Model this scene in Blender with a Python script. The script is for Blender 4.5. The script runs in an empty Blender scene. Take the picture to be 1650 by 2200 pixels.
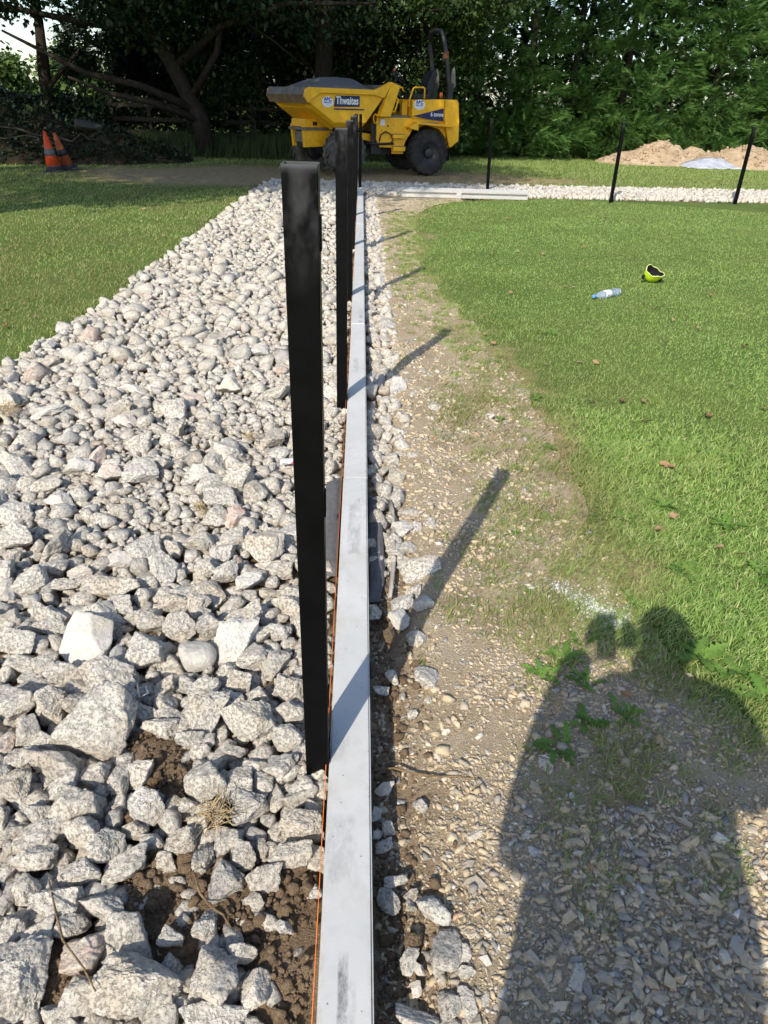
import bpy, bmesh, math, random
import numpy as np
from mathutils import Vector, Matrix, noise as mnoise
random.seed(7); rng = np.random.default_rng(7)
S = bpy.context.scene
COL = S.collection
# ------------------------------------------------------------------ camera
FPX = 1480.0                                     # focal length in pixels of the 1650 x 2200 photograph
R = np.array([[0.99919567, 0.01128517, 0.03847944],
              [-0.02724542, -0.51302546, 0.85794089],
              [0.02942294, -0.8582992, -0.51230535]])   # photo axes -> world axes
CX, CZ = 0.0122, 1.59
cd = bpy.data.cameras.new('camera'); cam = bpy.data.objects.new('camera', cd); COL.objects.link(cam)
cd.sensor_fit = 'VERTICAL'; cd.sensor_height = 24.0; cd.lens = FPX / 2200 * 24.0
cd.clip_start = 0.02; cd.clip_end = 600
xa, ya, za = R @ np.array([1, 0, 0]), R @ np.array([0, -1, 0]), R @ np.array([0, 0, -1])
cam.matrix_world = Matrix(((xa[0], ya[0], za[0], CX), (xa[1], ya[1], za[1], 0), (xa[2], ya[2], za[2], CZ), (0, 0, 0, 1)))
S.camera = cam
# ------------------------------------------------------------------ sky, sun, exposure
SUNV = np.array([-0.555, -1.225, 1.0]); SUNV /= np.linalg.norm(SUNV)
EL = math.asin(SUNV[2]); ROT = math.atan2(SUNV[0], SUNV[1])
W = bpy.data.worlds.new('World'); S.world = W; W.use_nodes = True
wn = W.node_tree.nodes; wl = W.node_tree.links
for n in list(wn): wn.remove(n)
sk = wn.new('ShaderNodeTexSky'); sk.sky_type = 'NISHITA'; sk.sun_disc = False
sk.sun_elevation = EL; sk.sun_rotation = ROT; sk.air_density = 1.0; sk.dust_density = 0.9; sk.ozone_density = 1.3
bg = wn.new('ShaderNodeBackground'); bg.inputs['Strength'].default_value = 0.15
wo = wn.new('ShaderNodeOutputWorld'); wl.new(sk.outputs[0], bg.inputs[0]); wl.new(bg.outputs[0], wo.inputs[0])
sd = bpy.data.lights.new('sun', 'SUN'); sd.energy = 4.0; sd.angle = math.radians(0.5); sd.color = (1.0, 0.925, 0.80)
sun = bpy.data.objects.new('sun', sd); COL.objects.link(sun)
sun.rotation_euler = Vector(SUNV).to_track_quat('Z', 'Y').to_euler(); sun.location = (-20, -40, 40)
S.view_settings.view_transform = 'Standard'; S.view_settings.look = 'None'
S.view_settings.exposure = 0.56; S.view_settings.gamma = 1.0; S.view_settings.use_curve_mapping = False
S.render.engine = 'CYCLES'
S.cycles.use_denoising = True
S.cycles.max_bounces = 6; S.cycles.diffuse_bounces = 3; S.cycles.transparent_max_bounces = 6
S.cycles.use_fast_gi = False

# ------------------------------------------------------------------ geometry of the place
def ray(x, y): return R @ np.array([x - 825.0, y - 1100.0, FPX])
def gp(x, y, z=0.0):
    """point of the photograph on the level z"""
    r = ray(x, y); t = (z - CZ) / r[2]
    return np.array([CX + r[0] * t, r[1] * t, z])
def depth(p):
    q = np.array(p) - np.array([CX, 0, CZ]); return (R.T @ q)[2]
def vnoise(x, y, s, seed=0):
    x = np.asarray(x, float) * s + 17.3 * seed; y = np.asarray(y, float) * s - 9.1 * seed
    xi, yi = np.floor(x).astype(np.int64), np.floor(y).astype(np.int64); fx, fy = x - xi, y - yi
    fx = fx * fx * (3 - 2 * fx); fy = fy * fy * (3 - 2 * fy)
    def h(a, b):
        n = (a * 374761393 + b * 668265263 + seed * 974711) & 0x7fffffff
        n = ((n ^ (n >> 13)) * 1274126177) & 0x7fffffff
        return ((n ^ (n >> 16)) & 0xffff) / 65535.0
    return (h(xi, yi) * (1 - fx) + h(xi + 1, yi) * fx) * (1 - fy) + (h(xi, yi + 1) * (1 - fx) + h(xi + 1, yi + 1) * fx) * fy
def fnoise(x, y, s, seed=0): return (vnoise(x, y, s, seed) + .5 * vnoise(x, y, s * 2.1, seed + 1) + .25 * vnoise(x, y, s * 4.3, seed + 2)) / 1.75
def sstep(a, b, v): t = np.clip((v - a) / (b - a), 0, 1); return t * t * (3 - 2 * t)
EDGE_Y = [-2, .6, 1.42, 1.92, 2.68, 3.0, 3.77, 4.6, 5.72, 6.5, 7.4, 9, 12.2, 13.6, 14.2, 15]
EDGE_X = [1.25, 1.2, 1.05, 0.88, 0.90, .98, 1.0, .92, .82, .68, 0.56, .56, 0.76, 1.2, 1.7, 3.5]
def edge(y): return np.interp(y, EDGE_Y, EDGE_X)           # where the lawn begins right of the path
def bedleft(y): return np.interp(y, [0, 4.4, 6.1, 10.5, 15.3, 17.2], [-2.5, -2.32, -2.18, -2.12, -2.05, -1.9])
STRIP0, STRIP1 = 14.75, 16.9
def strip_near(x): return 14.75 + .07 * np.asarray(x)
def strip_far(x): return 16.6 + .09 * np.asarray(x)
# soil shows between the stones here (x, y, radius)
DIRT = [(*gp(330, 1640)[:2], .10), (*gp(370, 1700)[:2], .07), (*gp(390, 1950)[:2], .15), (*gp(330, 1900)[:2], .08), (*gp(560, 1960)[:2], .10), (*gp(620, 2080)[:2], .13),
        (*gp(640, 1930)[:2], .08), (*gp(100, 2090)[:2], .09), (*gp(600, 2190)[:2], .10), (*gp(440, 1890)[:2], .07), (*gp(300, 1770)[:2], .04)]
def dirt(x, y):
    d = np.zeros_like(np.asarray(x, float))
    for a, b, r in DIRT: d = np.maximum(d, 1 - sstep(.6 * r, 1.15 * r, np.hypot(x - a, y - b)))
    return d

# ------------------------------------------------------------------ object helpers
def link(o, parent=None):
    COL.objects.link(o)
    if parent is not None: o.parent = parent
    return o
def tag(o, label=None, cat=None, group=None, kind=None):
    if label: o['label'] = label
    if cat: o['category'] = cat
    if group: o['group'] = group
    if kind: o['kind'] = kind
    return o
def empty(name, loc=(0, 0, 0), rz=0.0):
    o = bpy.data.objects.new(name, None); o.location = loc; o.rotation_euler = (0, 0, rz); o.empty_display_size = .2
    return link(o)
def trimesh(name, V, F, mat=None, parent=None, attrs=None, smooth=False):
    V = np.ascontiguousarray(V, np.float32); F = np.ascontiguousarray(F, np.int32)
    me = bpy.data.meshes.new(name); k = F.shape[1]
    me.vertices.add(len(V)); me.vertices.foreach_set('co', V.ravel())
    me.loops.add(F.size); me.loops.foreach_set('vertex_index', F.ravel())
    me.polygons.add(len(F)); me.polygons.foreach_set('loop_start', np.arange(0, F.size, k, dtype=np.int32))
    try: me.polygons.foreach_set('loop_total', np.full(len(F), k, np.int32))
    except Exception: pass
    if smooth: me.polygons.foreach_set('use_smooth', np.ones(len(F), bool))
    for n, a in (attrs or {}).items():
        at = me.attributes.new(n, 'FLOAT', 'POINT'); at.data.foreach_set('value', np.ascontiguousarray(a, np.float32))
    me.update(calc_edges=True)
    if mat: me.materials.append(mat)
    return link(bpy.data.objects.new(name, me), parent)
def bmobj(name, bm, mat, parent=None, smooth=False, bevel=0.0, loc=None, seg=2):
    if bevel > 0:
        bmesh.ops.bevel(bm, geom=list(bm.edges), offset=bevel, segments=seg, profile=.7, affect='EDGES', clamp_overlap=True)
    me = bpy.data.meshes.new(name); bm.normal_update(); bm.to_mesh(me); bm.free()
    if smooth:
        for p in me.polygons: p.use_smooth = True
    if mat: me.materials.append(mat)
    o = bpy.data.objects.new(name, me)
    if loc is not None: o.location = loc
    return link(o, parent)
def add_box(bm, x0, x1, y0, y1, z0, z1, mx=None):
    vs = [bm.verts.new((x, y, z)) for x in (x0, x1) for y in (y0, y1) for z in (z0, z1)]
    if mx is not None:
        for v in vs: v.co = mx @ v.co
    for f in ((0, 1, 3, 2), (4, 6, 7, 5), (0, 4, 5, 1), (2, 3, 7, 6), (0, 2, 6, 4), (1, 5, 7, 3)): bm.faces.new([vs[i] for i in f])
    return vs
def box(name, x0, x1, y0, y1, z0, z1, mat, parent=None, bevel=.006):
    bm = bmesh.new(); add_box(bm, x0, x1, y0, y1, z0, z1); return bmobj(name, bm, mat, parent, bevel=bevel)
def add_prism(bm, poly, w0, w1, wt0=None, axis='xz'):
    """polygon given in (x, z), extruded along y from w0 to w1"""
    a = [bm.verts.new((p[0], w0, p[1])) for p in poly]; b = [bm.verts.new((p[0], w1, p[1])) for p in poly]; n = len(poly)
    bm.faces.new(a); bm.faces.new(b[::-1])
    for i in range(n): bm.faces.new((a[i], b[i], b[(i + 1) % n], a[(i + 1) % n]))
    bmesh.ops.recalc_face_normals(bm, faces=bm.faces)
def prism(name, poly, w0, w1, mat, parent=None, bevel=.006):
    bm = bmesh.new(); add_prism(bm, poly, w0, w1); return bmobj(name, bm, mat, parent, bevel=bevel)
def add_tube(bm, pts, rad, n=8, cap=True):
    pts = [Vector(p) for p in pts]; rads = rad if hasattr(rad, '__len__') else [rad] * len(pts); rings = []
    up = Vector((0.13, .37, 1)).normalized()
    for i, p in enumerate(pts):
        t = (pts[min(i + 1, len(pts) - 1)] - pts[max(i - 1, 0)]).normalized()
        s = t.cross(up)
        if s.length < .05: s = t.cross(Vector((1, .2, 0)))
        s.normalize(); u = s.cross(t)
        rings.append([bm.verts.new(p + (s * math.cos(2 * math.pi * k / n) + u * math.sin(2 * math.pi * k / n)) * rads[i]) for k in range(n)])
    for a, b in zip(rings[:-1], rings[1:]):
        for k in range(n): bm.faces.new((a[k], a[(k + 1) % n], b[(k + 1) % n], b[k]))
    if cap:
        bm.faces.new(rings[0][::-1]); bm.faces.new(rings[-1])
def tube(name, pts, rad, mat, parent=None, n=8):
    bm = bmesh.new(); add_tube(bm, pts, rad, n); return bmobj(name, bm, mat, parent, smooth=True)
def add_lathe(bm, prof, n=32, axis='z', closed=False):
    """profile of (radius, height)"""
    rings = []
    for r, h in prof:
        ring = []
        for k in range(n):
            a = 2 * math.pi * k / n; c, s = r * math.cos(a), r * math.sin(a)
            ring.append(bm.verts.new((c, s, h) if axis == 'z' else (c, h, s) if axis == 'y' else (h, c, s)))
        rings.append(ring)
    for a, b in zip(rings[:-1], rings[1:]):
        for k in range(n): bm.faces.new((a[k], a[(k + 1) % n], b[(k + 1) % n], b[k]))
    if not closed:
        if prof[0][0] > 1e-6: bm.faces.new(rings[0][::-1])
        if prof[-1][0] > 1e-6: bm.faces.new(rings[-1])
    bmesh.ops.remove_doubles(bm, verts=bm.verts, dist=1e-6)
    bmesh.ops.recalc_face_normals(bm, faces=bm.faces)
def lathe(name, prof, mat, parent=None, n=32, axis='z', loc=None, closed=False, smooth=True):
    bm = bmesh.new(); add_lathe(bm, prof, n, axis, closed); return bmobj(name, bm, mat, parent, smooth=smooth, loc=loc)

# ------------------------------------------------------------------ material helpers
class M:
    def __init__(s, name, rough=.8, spec=.3, metal=0.0):
        s.m = bpy.data.materials.new(name); s.m.use_nodes = True; s.t = s.m.node_tree; s.n = s.t.nodes; s.l = s.t.links
        s.b = s.n['Principled BSDF']; s.out = s.n['Material Output']
        s.b.inputs['Roughness'].default_value = rough; s.b.inputs['Metallic'].default_value = metal
        s.b.inputs['Specular IOR Level'].default_value = spec
    def put(s, node, sock, v):
        i = node.inputs[sock]
        if isinstance(v, bpy.types.NodeSocket): s.l.new(v, i)
        else: i.default_value = v if not (isinstance(v, tuple) and len(v) == 3 and i.type == 'RGBA') else (*v, 1)
    def co(s, kind='Object'): return s.n.new('ShaderNodeTexCoord').outputs[kind]
    def pos(s): return s.n.new('ShaderNodeNewGeometry').outputs['Position']
    def noise(s, vec, scale, detail=4, rough=.55, out=0, dist=0.0):
        n = s.n.new('ShaderNodeTexNoise'); s.l.new(vec, n.inputs['Vector']); n.inputs['Scale'].default_value = scale
        n.inputs['Detail'].default_value = detail; n.inputs['Roughness'].default_value = rough; n.inputs['Distortion'].default_value = dist
        return n.outputs[out]
    def voro(s, vec, scale, feature='F1', out='Distance', rnd=1.0):
        n = s.n.new('ShaderNodeTexVoronoi'); n.feature = feature; s.l.new(vec, n.inputs['Vector']); n.inputs['Scale'].default_value = scale
        n.inputs['Randomness'].default_value = rnd; return n.outputs[out]
    def ramp(s, fac, stops, interp='LINEAR'):
        n = s.n.new('ShaderNodeValToRGB'); n.color_ramp.interpolation = interp; s.l.new(fac, n.inputs[0]); e = n.color_ramp.elements
        while len(e) < len(stops): e.new(.5)
        for el, (p, c) in zip(e, stops):
            el.position = p; el.color = (*c, 1) if hasattr(c, '__len__') else (c, c, c, 1)
        return n.outputs[0]
    def mix(s, fac, a, b, mode='MIX'):
        n = s.n.new('ShaderNodeMix'); n.data_type = 'RGBA'; n.blend_type = mode
        for k, v in ((0, fac), (6, a), (7, b)):
            i = n.inputs[k]
            if isinstance(v, bpy.types.NodeSocket): s.l.new(v, i)
            elif k == 0: i.default_value = v
            else: i.default_value = (*v, 1)
        return n.outputs[2]
    def math(s, op, a, b=0.0, clamp=False):
        n = s.n.new('ShaderNodeMath'); n.operation = op; n.use_clamp = clamp
        for k, v in ((0, a), (1, b)):
            if isinstance(v, bpy.types.NodeSocket): s.l.new(v, n.inputs[k])
            else: n.inputs[k].default_value = v
        return n.outputs[0]
    def attr(s, name):
        n = s.n.new('ShaderNodeAttribute'); n.attribute_name = name; return n.outputs['Fac']
    def rand(s): return s.n.new('ShaderNodeObjectInfo').outputs['Random']
    def sep(s, v):
        n = s.n.new('ShaderNodeSeparateXYZ'); s.l.new(v, n.inputs[0]); return n.outputs
    def mapv(s, v, scale=(1, 1, 1), loc=(0, 0, 0)):
        n = s.n.new('ShaderNodeMapping'); s.l.new(v, n.inputs[0]); n.inputs['Scale'].default_value = scale; n.inputs['Location'].default_value = loc
        return n.outputs[0]
    def col(s, c): s.put(s.b, 'Base Color', c); return s
    def rough(s, r): s.put(s.b, 'Roughness', r); return s
    def bump(s, h, strength=.5, dist=.01, prev=None):
        n = s.n.new('ShaderNodeBump'); n.inputs['Strength'].default_value = strength; n.inputs['Distance'].default_value = dist
        s.l.new(h, n.inputs['Height'])
        if prev is not None: s.l.new(prev, n.inputs['Normal'])
        s.l.new(n.outputs[0], s.b.inputs['Normal']); return n.outputs[0]
    def leafy(s, color, trans=.35):
        """thin leaf: diffuse and light coming through, a little gloss"""
        d = s.n.new('ShaderNodeBsdfTranslucent'); mx = s.n.new('ShaderNodeMixShader'); mx.inputs[0].default_value = trans
        s.put(s.b, 'Base Color', color); s.put(d, 'Color', color)
        s.l.new(s.b.outputs[0], mx.inputs[1]); s.l.new(d.outputs[0], mx.inputs[2]); s.l.new(mx.outputs[0], s.out.inputs[0]); return s
def plain(name, c, rough=.6, spec=.4, metal=0.0, var=.25, scale=14.0, bump=0.0):
    m = M(name, rough, spec, metal); p = m.co('Object')
    n = m.noise(p, scale, 5); d = tuple(v * (1 - var) for v in c); e = tuple(min(1, v * (1 + var)) for v in c)
    m.col(m.ramp(n, [(.3, d), (.7, e)]))
    if bump: m.bump(m.noise(p, scale * 4, 4), bump, .004)
    return m.m

# ---- stone
def rubble_mat(name, cols, pits=1.0, whiten=0.0):
    m = M(name, .93, .18)
    p = m.pos()
    r = m.math('FRACT', m.math('ADD', m.math('MULTIPLY', m.rand(), 7.31), m.attr('rnd')))
    ag = m.math('FRACT', m.math('MULTIPLY', r, 13.7)); ah = m.math('FRACT', m.math('MULTIPLY', r, 37.3))
    base = m.ramp(r, cols, 'LINEAR')
    c = m.mix(m.math('MULTIPLY', ag, .30), base, (.62, .54, .42)); c = m.mix(m.math('MULTIPLY', m.math('POWER', ah, 2.5), .35), c, (.33, .33, .34))
    dust = m.noise(p, 24, 6, .7)
    c = m.mix(m.ramp(dust, [(.33, .15), (.60, .8)]), c, (.72, .67, .59))
    # aggregate: pebbles of other rock set in the cement, more in some lumps than in others
    v = m.voro(p, 78, 'F1', 'Distance'); vc = m.voro(p, 78, 'F1', 'Color')
    sel = m.math('MULTIPLY', m.math('LESS_THAN', v, .28), m.math('GREATER_THAN', m.sep(vc)[0], m.math('ADD', .76, m.math('MULTIPLY', ah, .30))))
    c = m.mix(m.math('MULTIPLY', sel, .85 * min(1, pits + .3)), c, m.mix(m.sep(vc)[1], (.17, .18, .21), (.46, .37, .27)))
    pit = m.noise(p, 105, 4, .72)
    c = m.mix(m.ramp(pit, [(.32, .22 * pits), (.40, 0.0)]), c, (.32, .295, .26))  # pits coloured darker, painting in the shadow they hold
    st = m.noise(p, 6.5, 4); c = m.mix(m.ramp(st, [(.50, 0.0), (.72, .6)]), c, (.47, .385, .275))
    m.col(c)
    h = m.math('ADD', m.noise(p, 58, 6, .78), m.math('MULTIPLY', m.ramp(pit, [(.34, 0.0), (.48, 1.0)]), .55 * pits))
    m.bump(h, .95, .013 * (.35 + .65 * pits))
    return m.m
PALE = [(0, (.66, .62, .55)), (.25, (.57, .52, .44)), (.45, (.70, .67, .62)), (.62, (.50, .465, .40)), (.76, (.50, .42, .31)), (.84, (.28, .28, .27)), (.89, (.16, .18, .20)), (.915, (.48, .46, .42)), (.985, (.52, .50, .46)), (.990, (.42, .25, .18)), (1, (.38, .16, .10))]
MAT_STONE = rubble_mat('concrete_rubble', PALE)
MAT_WHITE = rubble_mat('chalk_white', [(0, (.56, .555, .54)), (1, (.50, .50, .49))], .35)
MAT_GREYST = rubble_mat('grey_stone', [(0, (.33, .34, .35)), (1, (.27, .28, .30))], .4)
MAT_BEIGE = rubble_mat('beige_stone', [(0, (.56, .46, .33)), (1, (.50, .41, .29))], .25)
MAT_BRICK = rubble_mat('brick_red', [(0, (.46, .17, .09)), (1, (.40, .13, .07))], .3)
MAT_PINK = rubble_mat('brick_pink', [(0, (.48, .30, .24)), (1, (.45, .27, .21))], .5)
def soil_mat(name, a, b, scale=9.0):
    m = M(name, .97, .1); p = m.pos()
    n = m.noise(p, scale, 8, .68); c = m.ramp(n, [(.32, a), (.66, b)])
    g = m.noise(p, 140, 4, .7); c = m.mix(m.ramp(g, [(.35, .55), (.55, 0.0)]), c, tuple(v * .45 for v in a)); m.col(c)
    m.bump(m.math('ADD', m.noise(p, 60, 7, .75), m.noise(p, 210, 4, .7)), 1.0, .014); return m.m
MAT_SOIL = soil_mat('brown_soil', (.21, .145, .09), (.38, .275, .18))
def path_mat():
    m = M('shale_path_dust', .96, .12); p = m.pos()
    n = m.noise(p, 3.2, 6, .62); c = m.ramp(n, [(.30, (.42, .295, .185)), (.44, (.62, .48, .31)), (.60, (.72, .58, .395)), (.78, (.58, .49, .36))])
    x = m.sep(p)[0]
    # churned brown soil in the trench beside the boards
    wob = m.math('ADD', x, m.math('MULTIPLY', m.math('SUBTRACT', m.noise(p, 4, 4), .5), .32))
    c = m.mix(m.ramp(wob, [(.12, .8), (.24, 0.0)]), c, (.36, .225, .135))
    v = m.voro(p, 120, 'F1', 'Color'); c = m.mix(.28, c, m.mix(m.sep(v)[0], (.24, .20, .15), (.60, .52, .38)))
    g = m.noise(p, 260, 3, .7); c = m.mix(m.ramp(g, [(.36, .6), (.5, 0.0)]), c, (.12, .095, .065)); m.col(c)
    h = m.math('ADD', m.noise(p, 190, 5, .75), m.noise(p, 60, 6, .75)); m.bump(h, 1.0, .014); return m.m
MAT_PATH = path_mat()
def chip_mat():
    m = M('shale_chips', .88, .22); p = m.pos()
    r = m.math('FRACT', m.math('ADD', m.math('MULTIPLY', m.rand(), 5.7), m.attr('rnd')))
    c = m.ramp(r, [(0, (.58, .465, .31)), (.25, (.48, .385, .255)), (.42, (.62, .51, .36)), (.52, (.34, .305, .25)), (.62, (.43, .375, .295)), (.72, (.21, .215, .215)), (.82, (.32, .31, .29)), (.90, (.47, .37, .24)), (.955, (.58, .55, .49)), (.985, (.72, .70, .67)), (1, (.46, .22, .11))])
    n = m.noise(p, 45, 5, .65); c = m.mix(m.ramp(n, [(.38, .45), (.6, 0.0)]), c, (.34, .265, .17)); m.col(c)
    m.bump(m.noise(m.mapv(p, (1, 1, 3)), 110, 5, .7), .6, .006); return m.m
MAT_CHIP = chip_mat()
def ground_mat():
    m = M('turf_ground', .97, .1); p = m.pos()
    n = m.noise(p, 1.1, 6, .6); f = m.noise(p, 55, 5, .7)
    c = m.ramp(n, [(.35, (.115, .185, .04)), (.6, (.16, .23, .055)), (.75, (.23, .24, .085))])
    c = m.mix(m.ramp(f, [(.4, .6), (.6, 0.0)]), c, (.035, .033, .016))
    bare = m.ramp(m.math('ADD', m.attr('bare'), m.math('MULTIPLY', m.math('SUBTRACT', m.noise(p, 8, 6, .75), .5), 1.5)), [(.34, 0.0), (.85, .85)]); c = m.mix(bare, c, m.ramp(m.noise(p, 7, 6, .65), [(.3, (.25, .17, .10)), (.7, (.46, .345, .215))])); m.col(c)
    m.bump(m.noise(p, 45, 6, .7), .8, .02); return m.m
MAT_GROUND = ground_mat()
def board_mat():
    m = M('precast_concrete', .85, .25); p = m.pos(); x, y, z = m.sep(p)
    n = m.noise(p, 2.6, 5, .6); c = m.ramp(n, [(.3, (.455, .46, .455)), (.7, (.54, .54, .53))])
    n2 = m.noise(p, 19, 6, .7); c = m.mix(m.ramp(n2, [(.30, .30), (.5, 0.0)]), c, (.36, .36, .36))
    # air-bubble pores
    v = m.voro(p, 60); vc = m.voro(p, 60, 'F1', 'Color')
    pore = m.math('MULTIPLY', m.math('LESS_THAN', v, .12), m.math('GREATER_THAN', m.sep(vc)[0], .72))
    c = m.mix(m.math('MULTIPLY', pore, .8), c, (.13, .13, .13))
    # scuffed dark smears, long in the board's direction
    def smear(x0, w, y0, y1, amt, sc=34):
        nonlocal c
        a = m.math('SUBTRACT', 1.0, m.math('DIVIDE', m.math('ABSOLUTE', m.math('SUBTRACT', x, x0)), w), True)
        b = m.math('MULTIPLY', m.math('MULTIPLY', m.math('SUBTRACT', y, y0), 40.0, True), m.math('MULTIPLY', m.math('SUBTRACT', y1, y), 40.0, True))
        k = m.ramp(m.noise(m.mapv(p, (1, .45, 1)), sc, 5, .75), [(.40, 0.0), (.62, 1.0)])
        f = m.math('MULTIPLY', m.math('MULTIPLY', m.math('MULTIPLY', a, 3.0, True), b), m.math('MULTIPLY', k, amt))
        c = m.mix(f, c, (.15, .15, .155))
    c = m.mix(m.ramp(m.noise(p, 5.5, 6, .7), [(.52, 0.0), (.72, .35)]), c, (.40, .36, .29)); ed = m.ramp(m.math('ABSOLUTE', x), [(.040, 0.0), (.053, 1.0)]); c = m.mix(m.math('MULTIPLY', ed, m.ramp(m.noise(p, 30, 4, .7), [(.45, 0.0), (.65, .55)])), c, (.37, .32, .25))
    smear(-.006, .012, .60, .745, .95); smear(.006, .016, .55, .70, .3); smear(-.015, .04, .86, 1.06, .32); smear(.0, .03, 2.15, 2.55, .4); smear(.02, .018, 5.32, 5.75, .6); smear(-.01, .02, 4.2, 4.5, .35)
    smear(-.03, .03, 1.20, 1.30, .25); smear(.01, .014, 2.52, 2.6, .5); smear(.01, .03, 9.2, 9.6, .3)
    m.col(c); h = m.math('SUBTRACT', m.math('MULTIPLY', m.noise(p, 180, 4, .6), .25), pore); m.bump(h, .5, .002); return m.m
MAT_BOARD = board_mat()
def post_mat():
    m = M('black_powder_coat', .5, .10); o = m.co('Object'); z = m.sep(o)[2]; p = m.pos()
    smu = m.math('MULTIPLY', m.ramp(m.noise(m.mapv(p, (1, 1, .55)), 30, 3, .5), [(.42, 0.0), (.68, 1.0)]), m.ramp(z, [(.885, 0.0), (.97, 1.0)]))
    c = m.mix(m.math('MULTIPLY', smu, .5), (.0022, .0022, .0026), (.07, .073, .075))
    d = m.noise(p, 240, 2, .5); c = m.mix(m.ramp(d, [(.72, 0.0), (.78, .25)]), c, (.06, .06, .06))
    c = m.mix(m.ramp(z, [(.9955, 0.0), (.998, .8)]), c, (.10, .105, .11)); low = m.math('MULTIPLY', m.ramp(z, [(.03, 1.0), (.16, 0.0)]), m.ramp(m.noise(p, 60, 5, .7), [(.5, 0.0), (.7, .6)])); c = m.mix(low, c, (.17, .15, .12))  # top rim painted lighter: the edge's reflection plus worn bare steel; dust low down
    m.col(c); m.rough(m.ramp(m.noise(p, 16, 4), [(.3, .34), (.7, .56)])); return m.m
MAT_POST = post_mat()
def grass_mat(name, stops, trans=.3, patch=True):
    m = M(name, .62, .22); p = m.pos(); r = m.attr('rnd')
    c = m.ramp(r, stops)
    if patch:
        n = m.noise(p, .75, 4, .6); c = m.mix(m.ramp(n, [(.42, 0.0), (.68, .45)]), c, m.ramp(r, [(0, (.25, .37, .075)), (1, (.44, .49, .16))]))
        dry = m.attr('dry'); c = m.mix(m.math('MULTIPLY', dry, m.math('ADD', .35, r, True)), c, m.ramp(r, [(0, (.23, .17, .085)), (.6, (.38, .31, .165)), (1, (.27, .22, .10))]))
    m.leafy(c, trans); return m.m
MAT_GRASS = grass_mat('lawn_grass_blades', [(0, (.165, .285, .06)), (.4, (.265, .425, .10)), (.75, (.375, .52, .155)), (.92, (.50, .56, .23)), (1, (.60, .54, .31))], .42)
MAT_WEED = grass_mat('weed_leaf', [(0, (.10, .20, .035)), (1, (.17, .29, .06))], .3, False)
def leaf_mat(name, a, b, trans=.3, gl=.25):
    m = M(name, .5, gl); m.leafy(m.ramp(m.attr('rnd'), [(0, a), (1, b)]), trans); return m.m
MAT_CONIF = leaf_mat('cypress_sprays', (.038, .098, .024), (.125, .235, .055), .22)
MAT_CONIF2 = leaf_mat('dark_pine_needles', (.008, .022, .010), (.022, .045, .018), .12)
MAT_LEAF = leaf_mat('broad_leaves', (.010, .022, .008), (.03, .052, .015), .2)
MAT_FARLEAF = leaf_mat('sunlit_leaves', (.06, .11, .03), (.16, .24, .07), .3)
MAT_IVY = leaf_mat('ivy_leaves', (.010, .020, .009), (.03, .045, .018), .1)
def bark_mat(name, a, b):
    m = M(name, .95, .1); p = m.pos(); n = m.noise(m.mapv(p, (1, 1, .25)), 22, 6, .7)
    m.col(m.ramp(n, [(.3, a), (.7, b)])); m.bump(n, .9, .03); return m.m
MAT_BARK = bark_mat('bark', (.012, .010, .008), (.045, .037, .028))
MAT_TWIG = bark_mat('twig_bark', (.13, .085, .045), (.30, .21, .12))
MAT_RAIL = bark_mat('weathered_rail', (.03, .026, .02), (.085, .075, .06))
MAT_DRY = leaf_mat('fallen_leaf_brown', (.30, .17, .085), (.47, .32, .19), .2, .1)
MAT_STRAW = plain('dry_straw', (.36, .27, .15), .9, .1)

# ------------------------------------------------------------------ the setting: ground sheet
xs = np.unique(np.concatenate([np.linspace(-260, -20, 13), np.linspace(-20, -4, 33), np.linspace(-4, 4, 81), np.linspace(4, 20, 33), np.linspace(20, 260, 13)]))
ys = np.unique(np.concatenate([np.linspace(-120, -4, 8), np.linspace(-4, 0, 9), np.linspace(0, 18, 121), np.linspace(18, 40, 45), np.linspace(40, 400, 13)]))
GX, GY = np.meshgrid(xs, ys, indexing='xy')
def bare_mask(x, y):
    under = np.exp(-(((x - .2) / 4.6) ** 2 + ((y - 18.8) / 2.4) ** 2)) * 1.5
    left = np.exp(-(((x + 4.2) / 2.8) ** 2 + ((y - 17.2) / 1.9) ** 2)) * 1.2
    right = np.exp(-(((x - 5.5) / 2.6) ** 2 + ((y - 18.9) / 1.0) ** 2)) * .35
    b = np.clip((under + left + right) * (.55 + .9 * fnoise(x, y, .9, 5)) - .12, 0, 1)
    rim = .8 * sstep(.40, -.05, x - edge(y) + 1.1 * (fnoise(x, y, 2.1, 25) - .5)) * (x > 0) * (y < 14.6)
    return np.maximum(b, rim)
def inbed(x, y): return ((x > bedleft(y)) & (x < -.03) & (y < STRIP1)) | ((x > -2.1) & (y > strip_near(x)) & (y < strip_far(x)))
def inpath(x, y): return (x > .03) & (x < edge(y) + .10) & (y < strip_near(x) + .05)
GZ = .012 * fnoise(GX, GY, 1.3, 3) - .006
GZ = np.where(inbed(GX, GY) | inpath(GX, GY), -.13, GZ)
far = np.hypot(GX, GY - 20) > 60; GZ = np.where(far, -.02, GZ)
nx, ny = len(xs), len(ys)
idx = np.arange(nx * ny).reshape(ny, nx)
GF = np.stack([idx[:-1, :-1], idx[:-1, 1:], idx[1:, 1:], idx[1:, :-1]], -1).reshape(-1, 4)
tag(trimesh('ground', np.stack([GX, GY, GZ], -1).reshape(-1, 3), GF, MAT_GROUND, attrs={'bare': bare_mask(GX, GY).ravel()}, smooth=True), kind='structure')
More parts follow.
